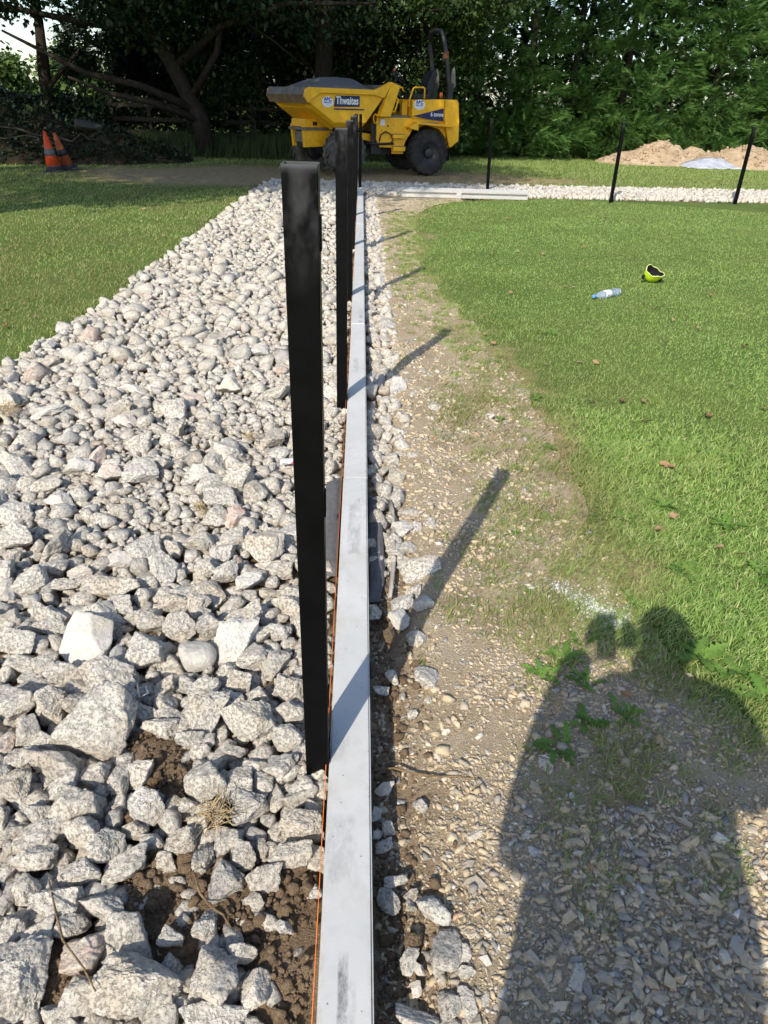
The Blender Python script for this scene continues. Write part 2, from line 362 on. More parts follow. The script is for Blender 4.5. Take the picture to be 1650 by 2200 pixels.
def sheet(name, x0, x1, y0, y1, res, zf, mat, keep=None):
    xs = np.arange(x0, x1 + res / 2, res); ys = np.arange(y0, y1 + res / 2, res); X, Y = np.meshgrid(xs, ys)
    Z = zf(X, Y); nx, ny = len(xs), len(ys); idx = np.arange(nx * ny).reshape(ny, nx)
    F = np.stack([idx[:-1, :-1], idx[:-1, 1:], idx[1:, 1:], idx[1:, :-1]], -1).reshape(-1, 4)
    if keep is not None:
        k = keep(X, Y); kf = k.ravel()[F].any(1); F = F[kf]
    return tag(trimesh(name, np.stack([X, Y, Z], -1).reshape(-1, 3), F, mat, smooth=True), kind='structure')
def bed_z(x, y):
    z = .0 + .03 * (fnoise(x, y, 5, 8) - .5) + .012 * (fnoise(x, y, 30, 9) - .5)
    z = z + dirt(x, y) * (.035 + .05 * (fnoise(x, y, 14, 4) - .5))
    m = sstep(0, .10, x - bedleft(y)); return np.where(y < 15.2, -.10 * (1 - m) + z * m, z)
def path_z(x, y):
    z = .020 * (fnoise(x, y, 3, 11) - .5) + .014 * (fnoise(x, y, 22, 12) - .5)
    tr = 1 - sstep(.10, .30, x); z = z - tr * (.028 + .03 * (fnoise(x, y, 7, 13) - .4))
    z = z + np.exp(-((x - .33) / .12) ** 2) * .022 * sstep(.8, 3, y)
    return z - .045 * sstep(.10, .34, x - edge(y) + .30 * (fnoise(x, y, 4, 15) - .5))
bed = sheet('rubble_bed', -2.6, -.045, .2, 16.9, .045, bed_z, MAT_SOIL)
bed['label'] = 'bed of pale crushed concrete rubble left of the boards'
cross = sheet('rubble_strip', -.045, 14.0, 14.4, 18.2, .09, lambda x, y: .0 - .1 * (1 - sstep(0, .1, y - strip_near(x))) - .1 * sstep(-.1, 0, y - strip_far(x)) + .02 * fnoise(x, y, 6, 2), MAT_SOIL,
              lambda x, y: (y > strip_near(x) - .15) & (y < strip_far(x) + .15))
path = sheet('shale_path', .04, 1.95, .2, 15.0, .028, path_z, MAT_PATH, lambda x, y: x < edge(y) + .55)

# ------------------------------------------------------------------ stones
def ico(sub):
    bm = bmesh.new(); bmesh.ops.create_icosphere(bm, subdivisions=sub, radius=1.0)
    V = np.array([v.co for v in bm.verts]); F = np.array([[v.index for v in f.verts] for f in bm.faces]); bm.free(); return V, F
ICO = {s: ico(s) for s in (1, 2, 3, 4, 5)}
def stone_shape(seed, sub, npl=13, sharp=14.0, rough=.07, flat=1.0):
    r = np.random.default_rng(seed); V, F = ICO[sub]; D = V / np.linalg.norm(V, axis=1)[:, None]
    N = r.normal(size=(npl, 3)); N /= np.linalg.norm(N, axis=1)[:, None]; off = r.uniform(.55, .95, npl)
    N = np.concatenate([N, np.eye(3), -np.eye(3)]); off = np.concatenate([off, np.full(6, 1.0)])
    q = np.maximum(D @ N.T, 1e-3) / off
    rad = 1.0 / (np.sum(q ** sharp, 1) ** (1 / sharp))
    P = D * rad[:, None]
    if rough:
        o = r.uniform(-50, 50, 3)
        d = np.array([mnoise.noise(Vector(p * 1.7 + o)) * .9 + mnoise.noise(Vector(p * 4.2 + o)) * .6 + (-abs(mnoise.noise(Vector(p * 8.5 + o))) * .75 + .2 if sub >= 4 else 0) + (-abs(mnoise.noise(Vector(p * 19 + o))) * .5 + .12 if sub >= 5 else 0) for p in P])
        P = P * (1 + rough * d)[:, None]
    lo, hi = P.min(0), P.max(0); P = (P - (lo + hi) / 2) / ((hi - lo) / 2)
    return P, F
def shared(name, P, F, mat, smooth=True):
    me = bpy.data.meshes.new(name); me.from_pydata(P.tolist(), [], F.tolist())
    if smooth: me.polygons.foreach_set('use_smooth', np.ones(len(F), bool))
    me.materials.append(mat); me.update(); return me
HERO = [shared('stone', *stone_shape(100 + i, 5, [8, 10, 13, 16][i % 4], [60, 44, 34, 26][i % 4], .125), MAT_STONE, i % 2 == 0) for i in range(20)]
MIDS = [shared('stone', *stone_shape(200 + i, 4, [8, 10, 13][i % 3], [60, 40, 30][i % 3], .13), MAT_STONE, False) for i in range(14)]
def hull_stone(seed, n):
    """broken rock: flat faces and sharp edges"""
    r = np.random.default_rng(seed); P = r.normal(size=(n, 3)); P /= np.linalg.norm(P, axis=1)[:, None]; P *= r.uniform(.72, 1.08, n)[:, None]
    P[:, 2] = np.clip(P[:, 2], -r.uniform(.5, .9), r.uniform(.5, .9)); k = r.integers(0, 2); P[:, k] = np.clip(P[:, k], -r.uniform(.55, 1), r.uniform(.55, 1))
    bm = bmesh.new()
    for p in P: bm.verts.new(p)
    bmesh.ops.convex_hull(bm, input=bm.verts); bmesh.ops.delete(bm, geom=[v for v in bm.verts if not v.link_faces], context='VERTS'); bmesh.ops.triangulate(bm, faces=bm.faces)
    bm.verts.index_update(); V = np.array([v.co for v in bm.verts]); F = np.array([[v.index for v in f.verts] for f in bm.faces]); bm.free()
    lo, hi = V.min(0), V.max(0); return (V - (lo + hi) / 2) / ((hi - lo) / 2), F
LOW3 = [stone_shape(300 + i, 3, 7, 70, .13) if i % 3 == 0 else hull_stone(300 + i, 26) for i in range(24)]
LOW2 = [hull_stone(400 + i, 17) for i in range(36)]
LOW1 = [hull_stone(450 + i, 12) for i in range(36)]
SLAB = shared('stone', *stone_shape(901, 5, 5, 90, .035), MAT_WHITE); COBBLE = shared('stone', *stone_shape(902, 5, 30, 7, .03), MAT_GREYST)
def rotm(rx, ry, rz):
    cx, sx, cy, sy, cz, sz = np.cos(rx), np.sin(rx), np.cos(ry), np.sin(ry), np.cos(rz), np.sin(rz)
    Rx = np.array([[1, 0, 0], [0, cx, -sx], [0, sx, cx]]); Ry = np.array([[cy, 0, sy], [0, 1, 0], [-sy, 0, cy]]); Rz = np.array([[cz, -sz, 0], [sz, cz, 0], [0, 0, 1]])
    return Rz @ Ry @ Rx
def join_pieces(name, items, mat, parent, label=None, smooth=True):
    """items: (P, F, loc, scale3, rotation matrix, rnd) -> one mesh"""
    Vs, Fs, A = [], [], []; n = 0
    for P, F, loc, sc, rm, rd in items:
        Vs.append((P * sc) @ rm.T + loc); Fs.append(F + n); A.append(np.full(len(P), rd)); n += len(P)
    if not Vs: return None
    o = trimesh(name, np.concatenate(Vs), np.concatenate(Fs), mat, parent, {'rnd': np.concatenate(A)}, smooth)
    o['kind'] = 'stuff'
    if label: o['label'] = label
    return o
def piece(name, me, loc, sc, rot, parent, mat=None):
    o = bpy.data.objects.new(name, me); o.location = loc; o.scale = sc; o.rotation_euler = rot; link(o, parent)
    if mat is not None and mat is not me.materials[0]:
        o.material_slots[0].link = 'OBJECT'; o.material_slots[0].material = mat
    return o
placed = []         # (x, y, r) of stones set by hand
# stones picked out of the photograph: centre x, y, width, height (pixels of a crop), turn, material
def crop_list(lst, ox, oy, s): return [(a[0] / s + ox, a[1] / s + oy, a[2] / s, a[3] / s, *(a[4:] if len(a) > 4 else ())) for a in lst]
HAND = crop_list([(455, 185, 250, 265, 'w'), (1005, 255, 170, 190, 'g2'), (1190, 200, 240, 190, 'w'), (750, 260, 180, 195), (910, 130, 170, 165), (1060, 110, 165, 155), (1230, 70, 180, 130), (70, 200, 210, 135), (250, 55, 175, 110), (60, 90, 115, 115),
    (550, 385, 250, 195), (330, 350, 175, 135), (220, 300, 115, 105), (80, 510, 215, 215), (255, 500, 180, 200), (510, 640, 370, 330), (390, 500, 150, 130), (715, 540, 175, 100), (650, 470, 165, 105), (820, 420, 135, 110), (1040, 450, 155, 150), (950, 395, 125, 115),
    (1045, 570, 225, 195), (1175, 490, 125, 135), (1260, 610, 285, 235), (1310, 460, 135, 125), (1465, 430, 155, 130), (1210, 395, 135, 115), (1470, 540, 165, 130), (1460, 680, 175, 145), (860, 560, 145, 95), (805, 620, 185, 125), (960, 670, 135, 110),
    (150, 640, 150, 190), (240, 690, 165, 115), (30, 700, 95, 115), (110, 770, 145, 135), (270, 815, 330, 170), (75, 925, 185, 175), (310, 925, 165, 155), (475, 860, 145, 135), (605, 860, 115, 205), (700, 850, 155, 115), (400, 1040, 220, 220), (740, 1025, 185, 205),
    (1050, 900, 225, 235), (1200, 910, 165, 200), (1430, 820, 165, 185), (1290, 820, 145, 115), (1330, 905, 115, 145), (1400, 955, 95, 165), (1265, 1020, 175, 205), (1520, 970, 155, 115), (1590, 860, 155, 125), (1510, 1120, 255, 190), (190, 1175, 265, 170), (200, 1050, 155, 125),
    (410, 1160, 190, 210), (540, 1230, 180, 225), (630, 1320, 190, 200), (920, 1195, 155, 150), (830, 1280, 125, 95), (1040, 1250, 120, 225), (1160, 1190, 135, 175), (1230, 1260, 135, 165), (1320, 1215, 85, 95), (1470, 1260, 225, 160), (1600, 1270, 95, 150),
    (170, 1280, 235, 160), (30, 1320, 75, 145), (410, 1350, 215, 175), (1150, 1400, 170, 230), (1330, 1390, 180, 160), (1280, 1490, 125, 105), (130, 1430, 155, 165), (20, 1470, 85, 155), (290, 1510, 230, 190), (520, 1530, 245, 160), (60, 1640, 125, 250), (175, 1680, 165, 200),
    (350, 1640, 145, 150), (640, 1700, 265, 270), (1050, 1600, 130, 180), (860, 1680, 135, 115), (1220, 1750, 165, 135), (1440, 1610, 105, 90), (90, 1920, 300, 380), (440, 1770, 225, 230, 'p'), (700, 1950, 430, 330, 'g3'), (1085, 1900, 235, 340), (1290, 1935, 155, 220, 'be'),
    (450, 1975, 250, 210), (1070, 2100, 340, 160), (310, 2090, 250, 110), (860, 1810, 105, 130), (940, 1890, 115, 135), (560, 1760, 70, 110, 'br'), (1590, 1010, 100, 90), (1400, 1130, 90, 110), (600, 250, 80, 120, 'g2'), (1330, 150, 110, 90), (1410, 130, 130, 110), (1390, 300, 130, 150), (770, 90, 150, 110), (690, 60, 120, 90), (430, 40, 110, 90), (140, 90, 80, 100),
    (1190, 730, 120, 90), (680, 1130, 130, 110), (770, 1190, 140, 90), (1590, 1430, 90, 90), (950, 1000, 90, 90), (1100, 1050, 60, 60), (1500, 20, 160, 80), (1010, 20, 130, 60)], 0, 1300, 2.357)
HAND += crop_list([(470, 305, 75, 95, 'br'), (1160, 605, 110, 115, 'br'), (545, 945, 300, 110), (80, 710, 170, 110), (265, 755, 125, 130), (150, 925, 170, 125), (30, 950, 100, 120, 'g2'), (700, 395, 165, 120), (380, 350, 170, 85, 'g2'), (540, 385, 120, 80, 'p'), (285, 515, 145, 75, 'g2'),
    (240, 80, 170, 65, 'g2'), (610, 115, 125, 55, 'g2'), (590, 805, 140, 95, 'g2'), (1060, 610, 140, 105), (800, 860, 140, 150), (1010, 850, 110, 105), (1120, 870, 120, 125), (1300, 760, 200, 165), (1180, 430, 155, 125), (990, 730, 175, 115), (720, 770, 150, 160), (1410, 1030, 150, 105),
    (970, 1025, 120, 110), (1215, 1100, 170, 130), (1230, 920, 130, 95, 'g2'), (580, 1020, 190, 85), (980, 395, 105, 85, 'g2'), (1045, 350, 145, 95), (800, 340, 110, 85), (1260, 480, 120, 110), (1040, 445, 130, 100), (985, 920, 75, 45, 'p'), (1350, 220, 100, 110), (1030, 170, 110, 90), (400, 860, 130, 90, 'g2'), (860, 1020, 150, 110), (1380, 860, 120, 85), (50, 1110, 125, 130), (190, 1060, 130, 100), (245, 1115, 150, 80), (1095, 770, 95, 110), (850, 750, 105, 85), (60, 790, 90, 80), (240, 850, 160, 95), (320, 930, 130, 70)], 0, 850, 2.2917)
HAND += crop_list([(1130, 1035, 120, 80, 'be'), (240, 920, 130, 55), (660, 1035, 130, 40, 'w'), (960, 1085, 110, 45, 'p'), (800, 970, 90, 40, 'g2'), (1275, 860, 95, 55, 'w'), (1140, 915, 50, 25, 'br'), (735, 590, 55, 35, 'p'), (585, 830, 70, 25, 'g2'), (815, 665, 40, 20, 'br'), (1390, 660, 80, 35, 'p'), (1120, 780, 90, 45), (510, 632, 65, 40, 'be'), (240, 830, 65, 50, 'g2'), (55, 985, 60, 90, 'g2'), (250, 1150, 150, 60, 'g2')], 0, 380, 2.2917)
MATS = {'w': MAT_WHITE, 'g2': MAT_GREYST, 'g3': MAT_STONE, 'p': MAT_PINK, 'br': MAT_BRICK, 'be': MAT_BEIGE}
def place_hand(lst, parent, zbase, tk=.88, heroes=HERO):
    for i, h in enumerate(lst):
        px, py, w, hh = h[:4]; mk = h[4] if len(h) > 4 else None
        p = gp(px, py, zbase + .03); zc = depth(p); wm, hm = w * zc / FPX, hh * zc / FPX
        e = math.atan2(CZ - p[2], math.hypot(p[0] - CX, p[1])); T = tk * min(wm, hm * 1.1)
        Dm = np.clip((hm - .55 * T * math.cos(e)) / math.sin(e), .5 * wm, 1.9 * wm)
        far = p[1] > 2.3
        me = (MIDS if far else heroes)[(i * 7 + 3) % (len(MIDS) if far else len(heroes))]
        rz = random.uniform(-.25, .25) + random.choice((0, math.pi)); rx, ry = random.uniform(-.35, .35), random.uniform(-.35, .35)
        if lst is HAND and i == 0: me, rx, ry, rz, T = SLAB, .50, -.12, -.35, .075
        if lst is HAND and i == 1: me = COBBLE
        z = zbase + T * .40
        nm = 'brick_fragment' if mk in ('br',) else 'stone'
        piece(nm, me, (p[0], p[1], z), (wm * .515, Dm * .49, T * .54), (rx, ry, rz), parent, MATS.get(mk))
        placed.append((p[0], p[1], .5 * (wm + Dm) / 2))
place_hand(HAND, bed, .028)
# fill: dart throwing with a grid
class Darts:
    def __init__(s, cell=.12): s.g = {}; s.c = cell
    def ok(s, x, y, r, k=.82):
        i, j = int(x // s.c), int(y // s.c); m = 2
        for a in range(i - m, i + m + 1):
            for b in range(j - m, j + m + 1):
                for (u, v, q) in s.g.get((a, b), ()):
                    if (u - x) ** 2 + (v - y) ** 2 < (k * (q + r)) ** 2: return False
        return True
    def add(s, x, y, r): s.g.setdefault((int(x // s.c), int(y // s.c)), []).append((x, y, r))
dg = Darts()
for x, y, r in placed: dg.add(x, y, r * .9)
tops = []
def fill(n, ylo, yhi, rmed, rmin=.018, rmax=.085, k=.80):
    for _ in range(n):
        y = random.uniform(ylo, yhi); x = random.uniform(max(-.75 - .48 * y, float(bedleft(y)) + .02), -.075)
        r = min(rmax, max(rmin, rmed * math.exp(random.gauss(0, .38))))
        dv = float(dirt(x, y))
        if random.random() < dv * .93: continue
        if x + r > -.066: continue
        if dg.ok(x, y, r, k): dg.add(x, y, r); tops.append((x, y, r))
fill(900, .45, 2.2, .044); fill(3600, .45, 2.4, .027)
fill(500, 2.2, 4.8, .044); fill(6500, 2.2, 4.8, .026, .014); fill(12000, 2.2, 4.8, .017, .011)
fill(1000, 4.8, 9.5, .042, .025); fill(10000, 4.8, 9.5, .026, .018); fill(16000, 4.8, 9.5, .019, .014)
fill(1500, 9.5, 16.8, .042, .03); fill(18000, 9.5, 16.8, .027, .02)
# the largest in view become stones of their own, the rest one mass
tops.sort(key=lambda t: -t[2] / max(.5, depth((t[0], t[1], .05))))
N_OWN = max(0, 300 - len(HAND)); joined = []
for i, (x, y, r) in enumerate(tops):
    sx, sy, sz = r * random.uniform(1.0, 1.55), r * random.uniform(.8, 1.15), r * random.uniform(.55, .95)
    z = .018 + sz * .55 + random.uniform(-.008, .014); rot = (random.uniform(-.5, .5), random.uniform(-.5, .5), random.uniform(0, 6.28))
    if i < N_OWN: piece('stone', (HERO if y < 1.6 else MIDS)[i % 14], (x, y, z), (sx, sy, sz), rot, bed)
    else:
        P, F = LOW3[i % 24] if y < 2.1 else LOW2[i % 36] if y < 6.5 else LOW1[i % 36]
        joined.append((P, F, np.array([x, y, z]), np.array([sx, sy, sz]), rotm(*rot), random.random()))
# smaller stones lying lower in the gaps
for _ in range(5200):
    y = .45 + 4.6 * random.random() ** 1.2; x = random.uniform(max(-.75 - .48 * y, -2.3), -.08); r = random.uniform(.010, .028)
    if random.random() < float(dirt(x, y)) * .8: continue
    P, F = (LOW2 if y < 1.8 else LOW1)[_ % 36]
    joined.append((P, F, np.array([x, y, r * .4 + .006]), np.array([r * 1.2, r, r * .8]), rotm(*np.random.default_rng(_).uniform(-1, 1, 3) * 3), random.random()))
for py_ in (1.228, 3.754, 6.22, 8.68):
    for k in range(46):
        x, y, r = random.uniform(-.165, -.07), py_ + random.uniform(-.10, .09), random.uniform(.012, .026)
        if abs(x + .0845) < .026 + r * .6 and abs(y - py_) < .026 + r * .6: continue
        joined.append((*LOW3[k % 24], np.array([x, y, random.uniform(.02, .06)]), np.array([r * 1.3, r, r * .9]), rotm(*np.random.default_rng(k).uniform(-3, 3, 3)), random.random() * .7))
join_pieces('rubble', joined, MAT_STONE, bed, 'mass of smaller broken concrete stones', False)
# rubble of the cross strip
j2 = []
for i in range(7000):
    x = random.uniform(-.3, 13.0); y = random.uniform(float(strip_near(x)) - .02, float(strip_far(x)) + .03); r = random.uniform(.022, .058)
    if x < .12 and y < 14.9: continue
    P, F = LOW1[i % 36]; j2.append((P, F, np.array([x, y, r * .45]), np.array([r * 1.2, r, r * .8]), rotm(*np.random.default_rng(i).uniform(-1, 1, 3) * 3), random.random() * .7))
join_pieces('rubble', j2, MAT_STONE, cross, 'pale rubble filling the far cross trench', False)
# ---- lumps and chunks on the path side of the boards
PATHS = crop_list([(270, 740, 130, 110, 'g2'), (430, 718, 95, 95), (345, 740, 80, 90), (205, 660, 85, 80), (230, 850, 110, 100), (300, 830, 150, 90), (320, 640, 160, 90), (380, 830, 70, 80), (370, 955, 230, 160), (295, 930, 110, 90), (385, 1130, 125, 145, 'g2'), (330, 1070, 90, 80), (270, 1140, 130, 115), (250, 1220, 125, 135, 'g2'), (350, 1320, 105, 95), (410, 1550, 165, 130), (150, 1610, 95, 80), (210, 1535, 70, 90), (190, 190, 85, 60), (215, 380, 75, 65), (165, 400, 65, 55),
    (285, 420, 75, 50), (745, 105, 65, 65), (440, 55, 115, 60), (320, 50, 50, 60), (270, 310, 95, 45), (175, 770, 75, 50), (345, 560, 60, 60), (200, 1310, 80, 90, 'so'), (180, 960, 40, 50), (110, 1180, 90, 90), (270, 1640, 40, 60), (545, 1250, 90, 55)], 760, 850, 2.578)
PATHS += crop_list([(340, 880, 90, 90), (1075, 655, 105, 130, 'be'), (495, 455, 65, 60, 'be'), (670, 1060, 120, 80, 'be'), (410, 1510, 180, 220), (285, 1410, 100, 80), (290, 1470, 80, 70), (490, 1740, 185, 260), (300, 1680, 120, 95, 'so'), (275, 1800, 115, 150), (195, 1330, 150, 85), (150, 1450, 130, 200), (335, 1840, 75, 80, 'be'), (320, 1960, 60, 90, 'be'),
    (330, 2150, 300, 120), (515, 2060, 140, 180), (620, 2060, 120, 220), (545, 2180, 160, 80), (715, 2050, 100, 115), (825, 2020, 95, 110, 'g2'), (640, 1640, 125, 80, 'be'), (740, 1640, 95, 80, 'be'), (590, 1760, 120, 110), (960, 1070, 95, 95, 'g2'), (1020, 1160, 95, 90, 'g2'), (1270, 1920, 110, 200, 'g2'), (125, 1120, 95, 100), (85, 1050, 60, 60), (150, 1010, 80, 90), (130, 780, 120, 70, 'g2'), (80, 930, 60, 90), (620, 1870, 120, 100), (450, 1880, 80, 120), (940, 440, 60, 60, 'p'), (1000, 500, 65, 65), (390, 265, 50, 60), (295, 340, 70, 60), (1030, 1650, 60, 80, 'g2')], 780, 1400, 2.75)
PATHS += crop_list([(435, 1145, 85, 60), (290, 1245, 105, 90, 'g2'), (185, 1195, 75, 85), (525, 1355, 85, 50), (825, 1405, 70, 65), (335, 1165, 60, 40), (220, 870, 145, 80), (195, 1005, 140, 35, 'p'), (425, 1270, 60, 35, 'br'), (235, 1030, 85, 22, 'br'), (150, 940, 90, 60), (215, 955, 90, 50), (185, 765, 70, 50), (215, 810, 70, 60), (175, 620, 70, 60, 'g2'), (185, 380, 60, 45, 'g2'), (160, 1100, 90, 50), (240, 1085, 70, 45), (170, 565, 90, 45, 'g2'), (150, 800, 70, 60), (125, 740, 60, 60), (120, 690, 60, 60), (300, 1310, 60, 40, 'br'), (380, 1350, 50, 60), (480, 1310, 60, 40), (130, 1170, 60, 70), (370, 1290, 60, 50)], 750, 380, 2.75)
MATS['so'] = MAT_SOIL
place_hand(PATHS, path, -.012, .62)
pg = Darts(); 
for t in placed[len(HAND):]: pg.add(*t)
n_path_own = len(PATHS); j3 = []
for i in range(2600):
    y = random.uniform(2.2, 14.4); x = random.uniform(.075, .29 if y > 3.2 else .2); r = random.uniform(.018, .05)
    if not pg.ok(x, y, r, .75): continue
    pg.add(x, y, r); P, F = (LOW3 if y < 3.5 else LOW2)[i % 24]
    j3.append((P, F, np.array([x, y, -.012 + r * .4]), np.array([r * 1.2, r, r * .8]), rotm(*np.random.default_rng(i + 9).uniform(-1, 1, 3) * 3), random.random() * .8))
join_pieces('rubble', j3, MAT_STONE, path, 'pale rubble along the foot of the boards', False)
# ---- shale chips
def chip_shape(seed):
    r = np.random.default_rng(seed); n = r.integers(4, 7); a = np.sort(r.uniform(0, 2 * np.pi, n) * .55 + np.arange(n) * 2 * np.pi / n * .45 + .0)
    a = np.arange(n) * 2 * np.pi / n + r.uniform(-.38, .38, n)
    rad = r.uniform(.6, 1.05, n); b = np.stack([rad * np.cos(a), rad * np.sin(a) * r.uniform(.5, .85), np.full(n, -1.0)], 1)
    t = b * np.array([.86, .86, 1]) + r.normal(0, .06, (n, 3)); t[:, 2] = 1 + r.uniform(-.55, .35, n)
    c = np.array([[*(t[:, :2].mean(0)), 1.0 + r.uniform(-.2, .3)]])
    V = np.concatenate([b, t, c]); F = []
    for i in range(n):
        k = (i + 1) % n; F += [(i, k, n + k), (i, n + k, n + i), (n + i, n + k, 2 * n)]
    return V, np.array(F)
CHIPS = [chip_shape(i) for i in range(40)]
CHIPM = [shared('stone_chip', *c, MAT_CHIP, False) for c in CHIPS]
chips = []
def scatter_chips(n, ylo, yhi, med, sd=.45, rmin=.004, rmax=.021):
    for _ in range(n):
        y = random.uniform(ylo, yhi); x = random.uniform(.07, float(edge(y)) + .40)
        over = x - float(edge(y))
        if over > -.25 and random.random() < sstep(-.25, .40, over + (float(fnoise(x, y, 3.2, 21)) - .5) * .9): continue
        if x > min(1.9, .2 + .62 * y + .25): continue
        if x < .22 and random.random() < .35: continue
        if y > 1.15 and random.random() > .25 + 1.5 * float(sstep(.36, .66, fnoise(x, y, 5.5, 77))): continue
        near = 1.0 + .40 * float(sstep(1.25, .7, y)) * float(sstep(.3, .6, x))
        r = min(rmax, max(rmin, med * near * math.exp(random.gauss(0, sd)))); chips.append((x, y, r))
scatter_chips(25000, .5, 2.0, .0046); scatter_chips(1500, .5, 1.6, .0115, .35)
scatter_chips(14000, 2.0, 5.2, .0068); scatter_chips(500, 2.0, 5.2, .016); scatter_chips(6500, 5.2, 14.2, .010, .4)
chips.sort(key=lambda t: -t[2] / max(.5, depth((t[0], t[1], 0)))); cj = []
zz = path_z(np.array([c[0] for c in chips]), np.array([c[1] for c in chips]))
for i, (x, y, r) in enumerate(chips):
    sc = (r * random.uniform(1, 1.6), r * random.uniform(.8, 1.2), r * random.uniform(.18, .42)); rot = (random.gauss(0, .22), random.gauss(0, .22), random.uniform(0, 6.28))
    loc = np.array([x, y, zz[i] + sc[2] * random.uniform(.1, .8)])
    if i < max(60, 300 - n_path_own): piece('stone_chip', CHIPM[i % 40], loc, sc, rot, path)
    else: P, F = CHIPS[i % 40]; cj.append((P, F, loc, np.array(sc), rotm(*rot), random.random()))
join_pieces('gravel', cj, MAT_CHIP, path, 'fine buff and grey shale chips', False)
# crumbs of soil in the bare patches and the trench
cr = []; CLOD = [stone_shape(500 + i, 1, 8, 20, .3) for i in range(16)]
for i in range(6500):
    if i < 4200:
        a, b, rr = random.choice(DIRT); q = rr * 1.15 * math.sqrt(random.random()); t = random.uniform(0, 6.28); x, y = a + q * math.cos(t), b + q * math.sin(t)
        if x > -.07: continue
        z = float(bed_z(np.array(x), np.array(y)))
    else:
        y = random.uniform(.5, 2.6); x = .065 + min(.2, abs(random.gauss(0, .07))); z = float(path_z(np.array(x), np.array(y)))
    r = min(.016, .0013 * math.exp(abs(random.gauss(0, 1.0))))
    P, F = CLOD[i % 16]; cr.append((P, F, np.array([x, y, z + r * .35]), np.array([r * random.uniform(.8, 1.4), r, r * .8]), rotm(*np.random.default_rng(i).uniform(-3, 3, 3)), random.random()))
tag(join_pieces('soil_crumbs', cr, MAT_SOIL, None, None, False), 'loose brown soil crumbs among the rubble and by the boards', 'soil', kind='stuff')

# ------------------------------------------------------------------ concrete boards in the ground
JY = [.27, 2.787, 5.31, 7.784, 10.293, 12.80, 14.80]
ORD = ['nearest pale concrete edging board with dark scuffs running out of the frame bottom', 'second concrete edging board along the line, beside the second black post', 'third concrete edging board from the viewer in the straight row', 'fourth concrete edging board from the viewer in the straight row', 'fifth concrete edging board from the viewer in the straight row', 'short last concrete edging board at the far corner of the row']
for i in range(6):
    bm = bmesh.new(); dx = [0, .0015, -.001, .001, 0, .001][i]; dz = [0, -.003, .001, -.002, .002, 0][i]
    add_box(bm, -.054 + dx, .054 + dx, JY[i] + .002, JY[i + 1] - .002, -.14, .11 + dz)
    bmesh.ops.bevel(bm, geom=list(bm.edges), offset=.005, segments=2, affect='EDGES')
    tag(bmobj('edging_board', bm, MAT_BOARD), ORD[i], 'edging board', 'concrete boards of the straight row')
# spare board lying by the cross trench: ribbed face, grooves along it
prof = [(-.075, .0), (-.075, .035), (-.03, .042), (-.03, .088), (-.075, .095), (-.075, .13), (.075, .14), (.075, .0)]
bm = bmesh.new(); xa0, xb0 = 0, 2.46
a = [bm.verts.new((xa0, p[0], p[1])) for p in prof]; b = [bm.verts.new((xb0, p[0], p[1])) for p in prof]
bm.faces.new(a); bm.faces.new(b[::-1])
for i in range(len(prof)): bm.faces.new((a[i], b[i], b[(i + 1) % len(prof)], a[(i + 1) % len(prof)]))
bmesh.ops.recalc_face_normals(bm, faces=bm.faces)
sb = bmobj('spare_board', bm, MAT_BOARD, loc=(.80, 14.62, .02)); sb.rotation_euler = (math.radians(8), 0, math.radians(1.2))
tag(sb, 'spare ribbed concrete board lying flat across the trench by the lawn corner', 'concrete board')
box('groove_lug', 1.06, 1.16, -.079, -.028, .037, .092, MAT_BOARD, sb, .008)
# ------------------------------------------------------------------ black posts
def post(x, y, ztop, zbase, label, clips=(), lean=(0, 0), w=.058, group='black steel fence posts'):
    h = ztop - zbase; bm = bmesh.new(); t = .003; o = w / 2
    def ring(s, z, r): return [bm.verts.new((sx * s, sy * s, z)) for sx, sy in ((-1, -1), (1, -1), (1, 1), (-1, 1))]
    r0, r1, r2, r3 = ring(o, 0, 0), ring(o, 1, 0), ring(o - t, 1, 0), ring(o - t, .5, 0)
    for A, B in ((r0, r1), (r1, r2), (r2, r3)):
        for k in range(4): bm.faces.new((A[k], A[(k + 1) % 4], B[(k + 1) % 4], B[k]))
    bm.faces.new(r0[::-1]); bm.faces.new(r3)
    es = [e for e in bm.edges if abs(e.verts[0].co.z - e.verts[1].co.z) > .9 and max(abs(e.verts[0].co.x), abs(e.verts[1].co.x)) > o - t / 2]
    bmesh.ops.bevel(bm, geom=es, offset=.0016, segments=1, affect='EDGES')
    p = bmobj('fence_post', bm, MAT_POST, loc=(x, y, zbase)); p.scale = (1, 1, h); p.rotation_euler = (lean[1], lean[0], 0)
    tag(p, label, 'post', group)
    for c in clips:
        box('clip', o, o + .003, -.012, .012, c / h, (c + .055) / h, MAT_POST, p, 0)
    return p
PY = [1.228, 3.754, 6.22, 8.68, 11.15, 13.6]; PT = [1.5015, 1.473, 1.450, 1.434, 1.407, 1.389]
PL = ['nearest black square post with smudged open top beside the concrete board', 'second black post from the viewer in the row along the boards', 'third black post in the row, overlapped by the second', 'fourth black post in the row, mostly hidden behind the third', 'fifth black post in the row, its top before the dumper skip', 'sixth black post in the row, almost hidden behind the others']
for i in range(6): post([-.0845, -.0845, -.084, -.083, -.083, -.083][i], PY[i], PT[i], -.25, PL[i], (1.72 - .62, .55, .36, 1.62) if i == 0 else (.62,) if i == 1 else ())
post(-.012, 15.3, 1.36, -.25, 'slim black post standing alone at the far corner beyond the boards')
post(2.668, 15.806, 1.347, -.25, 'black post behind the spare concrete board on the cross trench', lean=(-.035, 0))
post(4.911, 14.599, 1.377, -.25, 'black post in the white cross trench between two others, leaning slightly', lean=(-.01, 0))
post(7.583, 14.988, 1.374, -.25, 'black post farthest along the cross trench, in front of the sand heap', lean=(-.008, 0))
